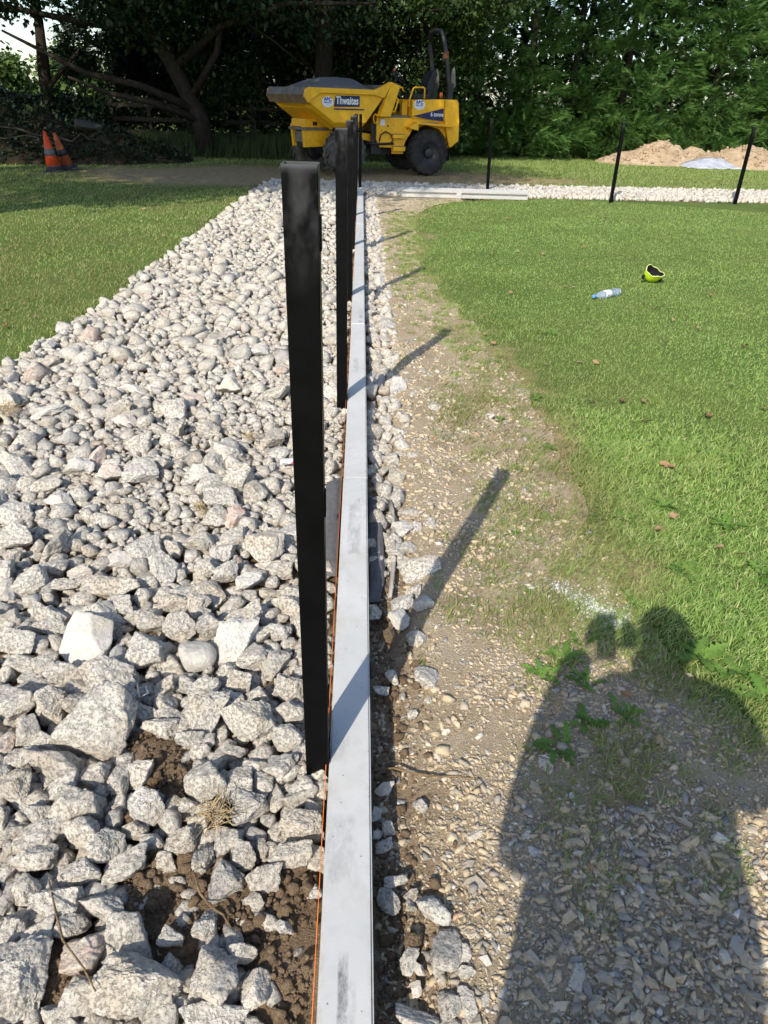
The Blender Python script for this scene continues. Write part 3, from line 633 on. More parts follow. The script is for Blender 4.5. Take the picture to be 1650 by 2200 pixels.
MAT_STRING = plain('orange_string', (.62, .16, .03), .7, .2)
tag(tube('string_line', [(-.0625, .2, .108), (-.061, 2.5, .112), (-.0605, 5, .112), (-.0600, 9, .112), (-.0600, 14.6, .112)], 0.0009, MAT_STRING, n=6), 'taut orange string line along the left edge of the boards', 'string')

# ------------------------------------------------------------------ grass
def blades(name, X, Y, Z, L, Wd, dry, seg, lean=.55, mat=None, label=None, droop=.5):
    n = len(X); az = rng.uniform(0, 2 * np.pi, n); le = np.abs(rng.normal(lean, .28, n)); rd = rng.random(n)
    wind = .5; dxy = np.stack([np.cos(az) + wind, np.sin(az) + .15], 1); dxy /= np.linalg.norm(dxy, axis=1)[:, None]
    fa = rng.uniform(0, np.pi, n); sx, sy = np.cos(fa) * Wd / 2, np.sin(fa) * Wd / 2
    B = np.stack([X, Y, Z], 1); side = np.stack([sx, sy, 0 * sx], 1)
    def at(t):
        out = le * (t * .55 + droop * t * t * .9); hgt = t * (1 - .42 * le * t)
        return B + np.concatenate([dxy * (out * L)[:, None], np.clip(hgt, .05, 2)[:, None] * L[:, None]], 1)
    if seg == 1:
        V = np.stack([B - side, B + side, at(np.ones(n))], 1).reshape(-1, 3); F = np.arange(3 * n).reshape(-1, 3); k = 3
    else:
        m_ = at(np.full(n, .55)); V = np.stack([B - side, B + side, m_ + side * .8, m_ - side * .8, at(np.ones(n))], 1).reshape(-1, 3); k = 5
        o = (np.arange(n) * 5)[:, None]; F = np.concatenate([o + np.array([[0, 1, 2]]), o + np.array([[0, 2, 3]]), o + np.array([[3, 2, 4]])])
    return tag(trimesh(name, V, F, mat or MAT_GRASS, attrs={'rnd': np.repeat(rd, k), 'dry': np.repeat(dry, k)}), label, 'grass', kind='stuff')
def polar(n, r0, r1, a0, a1, pw):
    """points seen from where one stands, thinner with distance"""
    u = rng.random(n); e = 2 - pw; r = (r0 ** e + u * (r1 ** e - r0 ** e)) ** (1 / e); a = np.radians(rng.uniform(a0, a1, n))
    return r * np.sin(a), r * np.cos(a), r
def dens_right(x, y):
    d = x - edge(y); n = fnoise(x, y, 3.2, 21); n2 = fnoise(x, y, 1.1, 23); v = d + (n - .5) * 1.1 + (n2 - .5) * .8
    k = sstep(-.50, .02, v) * (.5 + .5 * sstep(-.2, .3, v))
    tuft = sstep(.54, .64, fnoise(x, y, 4.6, 31)) * sstep(.30, .55, x) * sstep(edge(y) - .85, edge(y) - .1, x)
    return np.clip(np.maximum(k, tuft * .4), 0, 1)
def turf_z(x, y): return np.where(x < edge(y) + .62, np.maximum(path_z(x, y) - .003, -.004), -.004)
x, y, r = polar(330000, .9, 15.6, -1, 42, 1.35)
den = dens_right(x, y) * (y < strip_near(x) - .03) * (x > .2)
bald = sstep(.62, .74, fnoise(x, y, 1.7, 41)) * sstep(1.3, .2, x - edge(y)) * .7
keep = rng.random(len(x)) < den * (1 - bald); x, y, r = x[keep], y[keep], r[keep]
d = x - edge(y); dry = np.clip(sstep(.75, -.1, d + 1.0 * (fnoise(x, y, 1.5, 27) - .5)) * .65 + bald[keep] * .6 + .22 * sstep(.5, .75, fnoise(x, y, .9, 51)), 0, 1)
long_ = np.where(r > 3, .72, .85) + .9 * sstep(.56, .8, fnoise(x, y, 2.2, 61)) * sstep(6, 2.5, r)
L = rng.uniform(.022, .050, len(x)) * long_ * (1 + r / 30) * (1 - .30 * sstep(3.5, 7, r)); Wd = rng.uniform(.0022, .0038, len(x)) * (1 + r / 5.2)
nr = r < 4.2
blades('lawn_grass', x[nr], y[nr], turf_z(x[nr], y[nr]), L[nr], Wd[nr], dry[nr], 3, .8, None, 'near lawn grass blades on the right beside the path')
blades('lawn_grass', x[~nr], y[~nr], turf_z(x[~nr], y[~nr]), L[~nr], Wd[~nr], dry[~nr], 1, .75, None, 'mown lawn on the right up to the cross trench')
ty = rng.uniform(.9, 12.5, 620); tx = edge(ty) + rng.normal(.02, .20, 620); nb = 34
x = np.repeat(tx, nb) + rng.normal(0, .022, 620 * nb); y = np.repeat(ty, nb) + rng.normal(0, .022, 620 * nb); k = (x > .3) & (y < strip_near(x) - .1); x, y = x[k], y[k]
blades('lawn_grass', x, y, turf_z(x, y), rng.uniform(.02, .05, len(x)), rng.uniform(.0025, .004, len(x)) * (1 + y / 6), np.clip(np.repeat(rng.random(620), nb)[k] * .8, 0, 1), 1, .75, None, 'ragged grass tufts where the lawn thins into the path')
x, y, r = polar(150000, 3.2, 25.5, -42, -4, 1.25)
k = (x < bedleft(y) - .01 + .06 * (vnoise(x, y, 5, 3) - .5)) & (y > 2.5)
k |= (y > STRIP1 + .1)
den = (1 - .94 * bare_mask(x, y)) * (1 - .5 * sstep(.6, .75, fnoise(x, y, 1.3, 71)))
k &= rng.random(len(x)) < den; x, y, r = x[k], y[k], r[k]
dry = np.clip(.40 + .6 * bare_mask(x, y) + .45 * sstep(.45, .7, fnoise(x, y, 1.1, 81)), 0, 1)
blades('lawn_grass', x, y, np.zeros(len(x)) - .004, rng.uniform(.02, .042, len(x)) * (1 + r / 40), rng.uniform(.003, .005, len(x)) * (1 + r / 4.5), dry, 1, .7, None, 'grass left of the rubble bed running back into shade')
x, y, r = polar(120000, 15.5, 31, -5, 42, 1.0)
k = (y > strip_far(x) + .05) & (rng.random(len(x)) < (1 - .92 * bare_mask(x, y))); x, y, r = x[k], y[k], r[k]
dry = np.clip(.25 + .5 * bare_mask(x, y) + .5 * sstep(.4, .65, fnoise(x, y, .6, 91)) * sstep(22, 18, y), 0, 1)
blades('lawn_grass', x, y, np.zeros(len(x)) - .004, rng.uniform(.04, .085, len(x)), rng.uniform(.012, .022, len(x)), dry, 1, .6, None, 'far grass between the cross trench and the conifers')
# rough grass and nettles at the foot of the bank and fence
x = rng.uniform(-13, 1.5, 30000); y = 24.3 + .10 * (x + 4) + rng.normal(0, .75, 30000)
blades('rough_grass', x, y, np.zeros(len(x)), rng.uniform(.2, .75, len(x)) * (.5 + fnoise(x, y, 1.2, 5)), rng.uniform(.02, .035, len(x)), np.full(len(x), .1), 1, .35, grass_mat('rough_grass_painted_shade', [(0, (.03, .055, .015)), (1, (.07, .10, .03))], .2, False), 'tall rough grass along the shaded fence')  # blade colours darkened to stand in for tree shade that misses this grass

# ------------------------------------------------------------------ weeds: rosettes with lobed leaves
def lobed_leaf(seed, L=1.0):
    r = np.random.default_rng(seed); n = 11; V = []; F = []
    for i in range(n):
        t = i / (n - 1); w = (.05 + .17 * math.sin(math.pi * min(1, t * 1.02) ** 1.5)) * (1.0 if i % 2 else .32) + .010
        if i == n - 1: w = .012
        zc = .36 * t - .42 * t * t
        V += [(t, -w, zc + .02), (t, 0, zc - .015), (t, w, zc + .02)]
        if i: o = 3 * (i - 1); F += [(o, o + 3, o + 4, o + 1), (o + 1, o + 4, o + 5, o + 2)]
    me = bpy.data.meshes.new('leaf'); me.from_pydata(V, [], F); me.polygons.foreach_set('use_smooth', np.ones(len(F), bool))
    at = me.attributes.new('rnd', 'FLOAT', 'POINT'); at.data.foreach_set('value', np.full(len(V), r.random(), np.float32)); me.materials.append(MAT_WEED); return me
LEAVES = [lobed_leaf(i) for i in range(6)]
def weed(px, py, size, n, label):
    size *= .8; n += 3
    p = gp(px, py); o = empty('weed', (p[0], p[1], .0), random.uniform(0, 6.28))
    for k in range(n):
        l = bpy.data.objects.new('leaf', LEAVES[k % 6]); link(l, o); s = size * random.uniform(.65, 1.15)
        l.scale = (s, s * random.uniform(.8, 1.2), s); l.rotation_euler = (random.uniform(-.3, .3), random.uniform(-.55, .0), 2 * math.pi * k / n + random.uniform(-.4, .4)); l.location = (random.uniform(-.02, .02), random.uniform(-.02, .02), .006)
    tag(o, label, 'weed', 'leafy weeds in the path and lawn edge')
for a in [(1205, 1420, .085, 11, 'broad leafy weed clump in the path left of the head shadow'), (1165, 1455, .075, 9, 'weed at the left end of the leafy patch in the path'), (1250, 1470, .07, 9, 'weed between the leafy clump and the person shadow'), (1245, 1385, .055, 7, 'small weed just below the white powder patch'), (1200, 1610, .10, 6, 'long toothed weed leaves beside the round beige stone'), (1265, 1560, .075, 8, 'shaded weed above the round beige stone'), (1340, 1540, .07, 8, 'shaded weed with curled leaves in the middle of the arm shadow'),
          (1500, 1415, .11, 10, 'large weed on the right flank of the head shadow'), (1580, 1450, .10, 10, 'sunlit weed rosette right of the head shadow'), (1630, 1500, .10, 9, 'weed at the frame edge right of the head shadow'), (1555, 1130, .09, 9, 'weed rosette in the lawn near an orange leaf'), (1420, 1090, .085, 9, 'weed rosette at the lawn edge above the white powder'), (1340, 1120, .07, 8, 'weed where the path meets the lawn, above the powder'), (1360, 1300, .06, 8, 'weed growing at the right end of the white powder patch'), (1470, 1230, .09, 9, 'weed in the lawn above the white powder patch'), (1640, 1240, .10, 9, 'weed at the right frame edge level with the powder'), (1180, 965, .06, 7, 'small weed beside the shadow tip of the nearest post'), (1150, 860, .07, 8, 'grassy weed with a soil clod in the middle of the path'), (1080, 905, .05, 6, 'little weed next to a pale lone stone'), (1100, 1150, .04, 5, 'tiny seedling in the open path'), (1180, 720, .08, 8, 'weed on the lawn edge near fallen brown leaves'), (1130, 1270, .035, 5, 'tiny weed in the gravel below the post shadow')]: weed(*a)

# ------------------------------------------------------------------ fallen leaves
def dead_leaf(seed):
    r = np.random.default_rng(seed); n = 6; V = []; F = []
    for i in range(n):
        t = i / (n - 1); w = .30 * math.sin(math.pi * t) ** .8 * (1.15 if i % 2 else .8) + .01; z = .22 * math.sin(2.6 * t + r.uniform(-1, 1)) * .6 + .10
        V += [(t - .5, -w, z + .16 * r.random()), (t - .5, 0, z), (t - .5, w, z + .16 * r.random())]
        if i: o = 3 * (i - 1); F += [(o, o + 3, o + 4, o + 1), (o + 1, o + 4, o + 5, o + 2)]
    me = bpy.data.meshes.new('fallen_leaf'); me.from_pydata(V, [], F); me.polygons.foreach_set('use_smooth', np.ones(len(F), bool))
    at = me.attributes.new('rnd', 'FLOAT', 'POINT'); at.data.foreach_set('value', np.full(len(V), r.random(), np.float32)); me.materials.append(MAT_DRY); return me
DL = [dead_leaf(i) for i in range(10)]
def fallen(px, py, s, z=.016, label=None, group=None):
    s *= .78
    p = gp(px, py, z); o = piece('fallen_leaf', DL[random.randrange(10)], p, (s, s, s), (random.uniform(-.5, .5), random.uniform(-.4, .4), random.uniform(0, 6.28)), None)
    tag(o, label or 'small dry brown fallen leaf on the right-hand lawn', 'leaf', group or 'fallen leaves on the lawn')
for px, py, s in [(1057, 548, .09), (1112, 541, .07), (1166, 547, .09), (1190, 556, .07), (1220, 640, .09), (1215, 616, .06), (1232, 618, .06), (1262, 666, .07), (1383, 655, .06), (1411, 664, .08), (1443, 687, .07), (1499, 707, .07), (1525, 635, .08), (1527, 630, .06), (1470, 560, .06), (1350, 530, .06), (1256, 531, .05), (1280, 780, .07), (1248, 780, .08), (1380, 865, .08), (1390, 910, .08), (1427, 1000, .08), (1440, 1006, .07), (1565, 830, .08), (1520, 898, .1), (1600, 745, .08), (1270, 865, .08), (1335, 865, .09), (1170, 785, .06), (1045, 795, .07), (1060, 740, .08), (1040, 720, .07), (1096, 630, .07), (1140, 600, .07), (1165, 478, .08), (1200, 490, .08), (1240, 500, .07), (1090, 470, .08), (975, 460, .08), (1010, 455, .07), (1300, 470, .08), (1480, 450, .08), (1560, 520, .07), (1600, 600, .06), (1640, 880, .07), (1590, 1195, .07), (1545, 1180, .06)]: fallen(px, py, s)
for px, py, s, l in [(1445, 1112, .07, 'bright orange curled leaf in the lawn weeds'), (1418, 1140, .07, 'dark brown leaf just left of the orange leaf'), (1412, 1595, .06, 'cluster leaf of dry brown oak in the person shadow'), (1345, 1495, .05, 'pale pinkish leaf on the bare patch in the arm shadow'), (1420, 1343, .04, 'brown leaf at the top of the head shadow'), (1185, 1080, .06, 'pale orange leaf near the shadow tip in the path')]: fallen(px, py, s, .02, l, 'fallen leaves near the person shadow')
for px, py, s in [(235, 545, .09), (230, 580, .08), (200, 590, .07), (335, 475, .1), (310, 450, .09), (100, 545, .09), (15, 702, .1), (70, 680, .07), (285, 530, .07), (353, 508, .08), (95, 455, .08), (196, 442, .08), (15, 670, .07), (60, 645, .06), (205, 605, .07), (270, 570, .08)]: fallen(px, py, s, .02, 'dry brown leaf lying in the grass left of the rubble', 'fallen leaves on the left grass')
# white powder spilled at the edge of the lawn
MAT_POWDER = plain('white_lime', (.60, .61, .61), .95, .1, var=.08, scale=60, bump=.5)
def blob_sheet(name, outline, z, mat, label, cat, h=.008):
    bm = bmesh.new(); n = len(outline); c = np.mean(outline, 0); rings = []
    for k, (s, hz) in enumerate(((1.0, -.006), (.82, h * .7), (.5, h), (.2, h * 1.15))):
        rings.append([bm.verts.new((*(c + (np.array(p) - c) * s * (1 + random.uniform(-.07, .07))), z + hz + random.uniform(-.3, .3) * h * (k > 0))) for p in outline])
    for a, b in zip(rings[:-1], rings[1:]):
        for i in range(n): bm.faces.new((a[i], a[(i + 1) % n], b[(i + 1) % n], b[i]))
    bm.faces.new(rings[-1]); bmesh.ops.recalc_face_normals(bm, faces=bm.faces)
    return tag(bmobj(name, bm, mat, smooth=True), label, cat)
lm = []; LP = np.array([gp(*p)[:2] for p in [(1200, 1265), (1225, 1285), (1262, 1308), (1300, 1326), (1320, 1330)]])
for i in range(1700):
    t = random.random() * 3.999; k = int(t); c = LP[k] + (LP[k + 1] - LP[k]) * (t - k); sg = .012 + .016 * (t / 4); out = random.random() < .35
    q = c + np.array([random.gauss(0, sg), random.gauss(0, sg)]) * (3.2 if out else 1); r = random.uniform(.002, .006 if out else .011); P, F = CHIPS[i % 40]
    lm.append((P, F, np.array([q[0], q[1], float(path_z(np.array(q[0]), np.array(q[1]))) + random.uniform(.002, .008)]), np.array([r, r, r * .3]), rotm(random.gauss(0, .2), random.gauss(0, .2), random.uniform(0, 6)), 0.0))
tag(join_pieces('lime_spill', lm, MAT_POWDER, None, None, False), 'smear of spilled white powder where path meets lawn', 'powder', kind='stuff')
# mortar footings and the edge of a membrane by the boards
MAT_MORTAR = plain('dark_mortar', (.13, .125, .13), .95, .1, var=.2, scale=40, bump=.8)
MAT_MEMB = plain('pale_membrane', (.34, .32, .29), .8, .2, var=.12)
blob_sheet('mortar_footing', [(.06, 2.05), (.10, 2.03), (.125, 2.2), (.13, 2.5), (.12, 2.75), (.09, 2.85), (.06, 2.8)], -.01, MAT_MORTAR, 'dark grey mortar footing right of the boards near the first joint', 'mortar', .03)
blob_sheet('mortar_footing', [(-.066, 2.1), (-.12, 2.12), (-.15, 2.3), (-.16, 2.6), (-.13, 2.85), (-.066, 2.9)], .055, MAT_MORTAR, 'dark grey mortar footing left of the boards behind the nearest post', 'mortar', .02)
blob_sheet('mortar_footing', [(.06, 6.4), (.16, 6.45), (.26, 6.6), (.27, 6.85), (.15, 6.95), (.06, 6.9)], -.01, MAT_MORTAR, 'dark mortar patch right of the boards by the third board', 'mortar', .03)
def ribbon(name, pts, w, mat, label, cat):
    bm = bmesh.new(); prev = None
    for i, p in enumerate(pts):
        a = bm.verts.new((p[0] - w / 2, p[1], p[2])); b = bm.verts.new((p[0] + w / 2 * random.uniform(.6, 1.4), p[1] + random.uniform(-.02, .02), p[2] + .02 * random.random()))
        if prev: bm.faces.new((prev[0], prev[1], b, a))
        prev = (a, b)
    o = bmobj(name, bm, mat, smooth=True); m = o.modifiers.new('thick', 'SOLIDIFY'); m.thickness = .002
    return tag(o, label, cat)
ribbon('membrane_edge', [(*gp(836, 1078)[:2], .012), (*gp(842, 1110)[:2], .018), (*gp(846, 1140)[:2], .014), (*gp(843, 1175)[:2], .018), (*gp(845, 1215)[:2], .012), (*gp(842, 1255)[:2], .016), (*gp(838, 1290)[:2], .006)], .016, MAT_MEMB, 'pale strip of ground membrane poking up beside the boards', 'membrane')
# root across the path, roots and straw in the rubble
tag(tube('dry_root', [gp(800, 1655, .0), gp(845, 1650, .012), gp(890, 1662, .006), gp(940, 1668, .012), gp(985, 1668, .006), gp(1035, 1672, .004)], [.0022, .003, .0032, .003, .0026, .0015], MAT_TWIG, n=6), 'thin dry root lying across the path from the board', 'root')
tag(tube('dry_root', [gp(415, 1870, .09), gp(430, 1920, .08), gp(455, 1950, .075), gp(480, 1965, .07), gp(497, 1995, .06)], [.002, .003, .003, .003, .002], MAT_TWIG, n=6), 'thin curved root on the soil between near rubble stones', 'root')
tag(tube('dry_root', [gp(105, 1890, .09), gp(120, 1960, .10), gp(135, 2020, .11), gp(180, 2080, .13), gp(205, 2130, .12)], [.0015, .0025, .0025, .002, .002], MAT_TWIG, n=6), 'long thin root over the rubble near the lower left corner', 'root')
def straw(px, py, s, n, label):
    p = gp(px, py, .09); bm = bmesh.new()
    for k in range(n):
        v = Vector((random.gauss(0, 1), random.gauss(0, 1), random.gauss(0, .5) + .2)).normalized(); a = Vector(p) + Vector((random.gauss(0, .4), random.gauss(0, .4), random.gauss(0, .15))) * s
        add_tube(bm, [a, a + v * s * .5 + Vector((0, 0, .1 * s)), a + v * s], .0011, 3, False)
    tag(bmobj('grass_tuft', bm, MAT_STRAW), label, 'dead grass')
straw(465, 1750, .045, 90, 'matted tuft of dead grass on the near rubble'); straw(15, 880, .06, 80, 'dead grass tuft at the left frame edge on the rubble'); straw(432, 1095, .035, 50, 'small dead grass tuft beside the red brick fragment'); straw(538, 938, .035, 50, 'dead grass tuft among dark stones behind the nearest post'); straw(1190, 1520, .03, 30, 'wisp of straw beside weeds in the path')
# wire and wrapper
MAT_WIRE = plain('galvanised_wire', (.45, .46, .47), .4, .5, .8)
tag(tube('bent_wire', [gp(295, 1470, .09), gp(300, 1500, .11), gp(318, 1488, .12), gp(312, 1475, .10), gp(300, 1480, .1)], .003, MAT_WIRE, n=6), 'bent grey wire loop among the near stones', 'wire')
MAT_WRAP = plain('white_wrapper', (.66, .66, .68), .4, .4); MAT_WRAPR = plain('red_print', (.55, .05, .06), .4, .4)
w_ = gp(618, 995, .09); wr = tag(empty('crisp_wrapper', w_), 'crumpled white and red wrapper left of the nearest post', 'wrapper')
def crumple(name, mat, par, sx, sy, off, seed):
    P, F = stone_shape(seed, 3, 8, 9, .28); me = shared(name, P, F, mat, False); o = bpy.data.objects.new(name, me); o.scale = (sx, sy, .012); o.location = off; o.rotation_euler = (.3, .2, .3); link(o, par)
crumple('foil', MAT_WRAP, wr, .04, .022, (0, 0, .01), 71); crumple('printed_end', MAT_WRAPR, wr, .012, .009, (.035, -.012, .008), 72)

# ------------------------------------------------------------------ bottle and hi-vis cap on the lawn
mb = M('clear_plastic', .12, .5); mb.col((.62, .72, .86)); mb.b.inputs['Transmission Weight'].default_value = .72; mb.b.inputs['IOR'].default_value = 1.2
MAT_PET = mb.m
MAT_LABEL = plain('bottle_label', (.62, .66, .74), .5, .3, var=.08); MAT_BLUECAP = plain('blue_cap', (.10, .30, .70), .4, .4, var=.05)
MAT_LBLR = plain('label_mark', (.45, .18, .2), .5, .3, var=.05)
a_, b_ = gp(1275, 637, .035), gp(1330, 625, .04); ang = math.atan2(b_[1] - a_[1], b_[0] - a_[0])
bo = empty('water_bottle', a_, ang); bo['label'] = 'clear plastic water bottle with blue cap lying on the lawn'; bo['category'] = 'bottle'
BL = float(np.hypot(*(b_ - a_)[:2]))
def lx(name, prof, mat, par): return lathe(name, [(r, h * BL) for r, h in prof], mat, par, 24, 'x')
lx('bottle_body', [(.012, .05), (.013, .10), (.022, .16), (.034, .26), (.037, .34), (.034, .36), (.036, .44), (.036, .60), (.034, .62), (.037, .66), (.033, .70), (.037, .74), (.033, .78), (.037, .83), (.036, .90), (.033, .94), (.037, .97), (.030, 1.0), (.008, .975)], MAT_PET, bo)
lx('bottle_cap', [(.005, -.02), (.0155, -.018), (.016, .0), (.0155, .065), (.013, .068)], MAT_BLUECAP, bo)
lb = lx('bottle_label', [(.0366, .40), (.0385, .41), (.0385, .60), (.0366, .61)], MAT_LABEL, bo)
box('label_mark', .44 * BL, .50 * BL, -.0395, -.030, -.012, .004, MAT_LBLR, lb, .002)
MAT_HIVIS = plain('hivis_yellow', (.52, .72, .02), .75, .2, var=.1); MAT_BLACKF = plain('black_fabric', (.015, .015, .017), .9, .15)
MAT_PIPING = plain('pale_piping', (.70, .78, .30), .7, .2)
cp = gp(1394, 606, .0); ce = empty('hivis_cap', (cp[0], cp[1], .03), .3); ce.rotation_euler = (.62, .12, .1); ce.scale = (1.12, 1.12, 1.12); tag(ce, 'bright yellow and black hi-vis cap upturned on the lawn', 'cap')
bm = bmesh.new(); n = 28; rings = []
for k, (r, z) in enumerate(((.03, .006), (.06, .012), (.078, .04), (.086, .075), (.09, .105))):
    rings.append([bm.verts.new((r * math.cos(2 * math.pi * i / n) * 1.12, r * math.sin(2 * math.pi * i / n) * .8, z + (k / 4) * (.016 * math.cos(2 * math.pi * i / n + 2.6) - .014 * math.sin(4 * math.pi * i / n) + .006 * math.sin(14 * math.pi * i / n)))) for i in range(n)])
for a, b in zip(rings[:-1], rings[1:]):
    for i in range(n): bm.faces.new((a[i], a[(i + 1) % n], b[(i + 1) % n], b[i]))
bm.faces.new(rings[0][::-1]); rim = [v.co.copy() for v in rings[-1]]
crown = bmobj('cap_shell', bm, MAT_HIVIS, ce, smooth=True)
bm = bmesh.new(); rr = [[bm.verts.new((v.x * s, v.y * s, v.z - d)) for v in rim] for s, d in ((.97, .004), (.90, .03), (.7, .07), (.35, .085))]
for a, b in zip(rr[:-1], rr[1:]):
    for i in range(n): bm.faces.new((a[i], a[(i + 1) % n], b[(i + 1) % n], b[i]))
bm.faces.new(rr[-1]); bmobj('lining', bm, MAT_BLACKF, ce, smooth=True)
tube('piping', [tuple(v) for v in rim] + [tuple(rim[0])], .0035, MAT_PIPING, ce, 6)
for (ax, az) in ((3.45, .045), (5.7, .04)):
    P, F = stone_shape(60, 3, 9, 10, .05); o = bpy.data.objects.new('black_panel', shared('black_panel', P, F, MAT_BLACKF)); o.scale = (.022, .012, .024); o.location = (.088 * 1.1 * math.cos(ax), .068 * math.sin(ax), az); o.rotation_euler = (0, 0, ax - math.pi / 2); link(o, ce)

# ------------------------------------------------------------------ yellow dumper
def paint(name, c, dirt_amt=.55):
    m = M(name, .42, .45); p = m.co('Object'); n = m.noise(p, 3.5, 6, .65); c0 = m.ramp(n, [(.3, tuple(v * .82 for v in c)), (.7, c)])
    z = m.sep(m.pos())[2]
    gr = m.math('MULTIPLY', m.ramp(m.noise(p, 9, 7, .72), [(.42, 0.0), (.72, dirt_amt)]), m.ramp(z, [(.35, 1.0), (1.0, .75), ]))
    c1 = m.mix(gr, c0, (.16, .095, .03)); ch = m.noise(m.mapv(p, (1, 1, 2.2)), 32, 4, .7); c1 = m.mix(m.ramp(ch, [(.66, 0.0), (.70, .8)]), c1, (.07, .045, .025))
    m.col(c1); m.rough(m.ramp(n, [(.3, .36), (.7, .62)])); return m.m
MAT_Y = paint('yellow_paint', (.95, .50, .009), .34); MAT_STEEL = plain('worn_grey_steel', (.15, .14, .125), .6, .4, .2, .3, 8, .3)
MAT_DARK = plain('black_steel', (.02, .02, .022), .5, .4); MAT_RUB = plain('tyre_rubber', (.030, .029, .029), .85, .2, var=.5, scale=6, bump=.3); MAT_RIM = plain('blue_grey_rim', (.032, .034, .042), .55, .4, var=.3)
MAT_TYREDUST = plain('dusty_tyre_rubber', (.085, .08, .075), .9, .15, var=.6, scale=5, bump=.3)
MAT_NAVY = plain('navy_decal', (.012, .013, .075), .4, .4, var=.1); MAT_WHITE_D = plain('white_decal', (.75, .76, .78), .45, .4, var=.05); MAT_BLUETXT = plain('blue_decal_print', (.03, .06, .36), .45, .4, var=.05)
MAT_RUST = plain('rusty_steel', (.16, .075, .04), .9, .1, var=.4); MAT_ORANGE = plain('amber_lens', (.75, .17, .02), .25, .5, var=.1); MAT_SEAT = plain('black_vinyl', (.018, .018, .02), .55, .35)
DC = np.array([1.4966, 20.0464, 0]); RY = math.radians(198)
truck = empty('dumper_truck', DC, RY); tag(truck, 'yellow articulated site dumper loaded with dark gravel under the trees', 'dumper')
FA = math.radians(14)                               # the front unit is steered this much
def fr(u, w, z):                                    # front-unit coordinates -> dumper coordinates
    c, s = math.cos(FA), math.sin(FA); return (1.25 + u * c - w * s, u * s + w * c, z)
FM = Matrix.Translation((1.25, 0, 0)) @ Matrix.Rotation(FA, 4, 'Z')
def wheel(u, w, side, front=False):
    e = bpy.data.objects.new('wheel', None); link(e, truck); Rr, wd = .515, .40
    loc = fr(u, w, Rr) if front else (u, w, Rr); e.location = loc; e.rotation_euler = (0, 0, (FA if front else 0) + (math.pi if side < 0 else 0))
    mt = MAT_TYREDUST if front else MAT_RUB
    bm = bmesh.new(); h = wd / 2
    add_lathe(bm, [(.25, h * .80), (.27, h * .92), (.36, h * 1.0), (.44, h * .95), (.475, h * .78), (.487, 0), (.475, -h * .78), (.44, -h * .95), (.36, -h), (.27, -h * .92), (.25, -h * .8)], 40, 'y', True)
    for sgn in (-1, 1):
        for k in range(18):
            a0 = 2 * math.pi * (k + (.5 if sgn > 0 else 0)) / 18; ring = []
            for t, (yy, da, rr) in enumerate(((.012 * sgn, 0, .516), (h * .45 * sgn, .14, .513), (h * .88 * sgn, .26, .492), (h * 1.0 * sgn, .30, .425))):
                a = a0 + da
                for dd, dr in ((-.055, 0), (.055, 0), (.07, -.05), (-.07, -.05)):
                    ring.append(bm.verts.new(((rr + dr) * math.cos(a + dd), yy, (rr + dr) * math.sin(a + dd))))
            for t in range(3):
                for q in range(4): bm.faces.new([ring[4 * t + q], ring[4 * t + (q + 1) % 4], ring[4 * t + 4 + (q + 1) % 4], ring[4 * t + 4 + q]])
            bm.faces.new(ring[:4]); bm.faces.new(ring[-4:])
    bmesh.ops.recalc_face_normals(bm, faces=bm.faces); bmobj('tyre', bm, mt, e)
    lathe('rim', [(.262, -h * .8), (.258, h * .83), (.243, h * .84), (.235, h * .55), (.21, h * .42), (.12, h * .40), (.115, h * .25), (0, h * .25)], MAT_RIM, e, 32, 'y')
    lathe('hub', [(.10, h * .3), (.098, h * .66), (.08, h * .74), (0, h * .74)], MAT_RIM, e, 24, 'y')
    bm = bmesh.new()
    for k in range(8):
        a = 2 * math.pi * k / 8; add_tube(bm, [(.16 * math.cos(a), h * .36, .16 * math.sin(a)), (.16 * math.cos(a), h * .52, .16 * math.sin(a))], .014, 6)
    bmobj('wheel_nuts', bm, MAT_DARK, e)
    return e
wheel(.12, .80, 1); wheel(.12, -.80, -1); wheel(1.32, .80, 1, True); wheel(1.32, -.80, -1, True)
# ---- rear unit
body = prism('body', [(1.43, 1.25), (1.43, .78), (1.34, .62), (.72, .60), (.68, .74), (.50, 1.0), (.15, 1.12), (-.22, 1.02), (-.42, .80), (-.47, .62), (-.70, .74), (-.68, 1.22), (.55, 1.25)], -.74, .74, MAT_Y, truck, .012)
tube('axle', [(.12, -.7, .5), (.12, .7, .5)], .09, MAT_DARK, truck, 12)
prism('belly_plate', [(1.3, .63), (1.2, .45), (-.3, .45), (-.4, .63)], -.45, .45, MAT_DARK, truck)
hood = prism('engine_hood', [(.545, 1.256), (.55, 1.63), (-.285, 1.66), (-.30, 1.22)], -.79, .79, MAT_Y, truck, .015)
rear = prism('rear_cover', [(-.295, 1.225), (-.29, 1.662), (-.60, 1.662), (-.64, 1.60), (-.69, 1.2), (-.71, .78), (-.50, .63), (-.46, .66), (-.40, .84)], -.84, .84, MAT_Y, truck, .03)
box('lamp_panel', -.70, -.672, .50, .80, 1.02, 1.17, MAT_RUST, rear, .004)
bm = bmesh.new(); add_prism(bm, [(.69, 1.07), (.47, 1.175), (-.50, 1.115), (-.505, 1.075), (.45, 1.13), (.45, 1.0), (.66, 1.035)], .66, 1.0); bmobj('mudguard', bm, MAT_Y, truck, bevel=.008)
bm = bmesh.new(); add_prism(bm, [(.69, 1.07), (.47, 1.175), (-.50, 1.115), (-.505, 1.075), (.45, 1.13), (.45, 1.0), (.66, 1.035)], -1.0, -.66); bmobj('mudguard', bm, MAT_Y, truck, bevel=.008)
box('tread_strip', -.1, .34, .72, .97, 1.152, 1.168, MAT_STEEL, truck, .003)
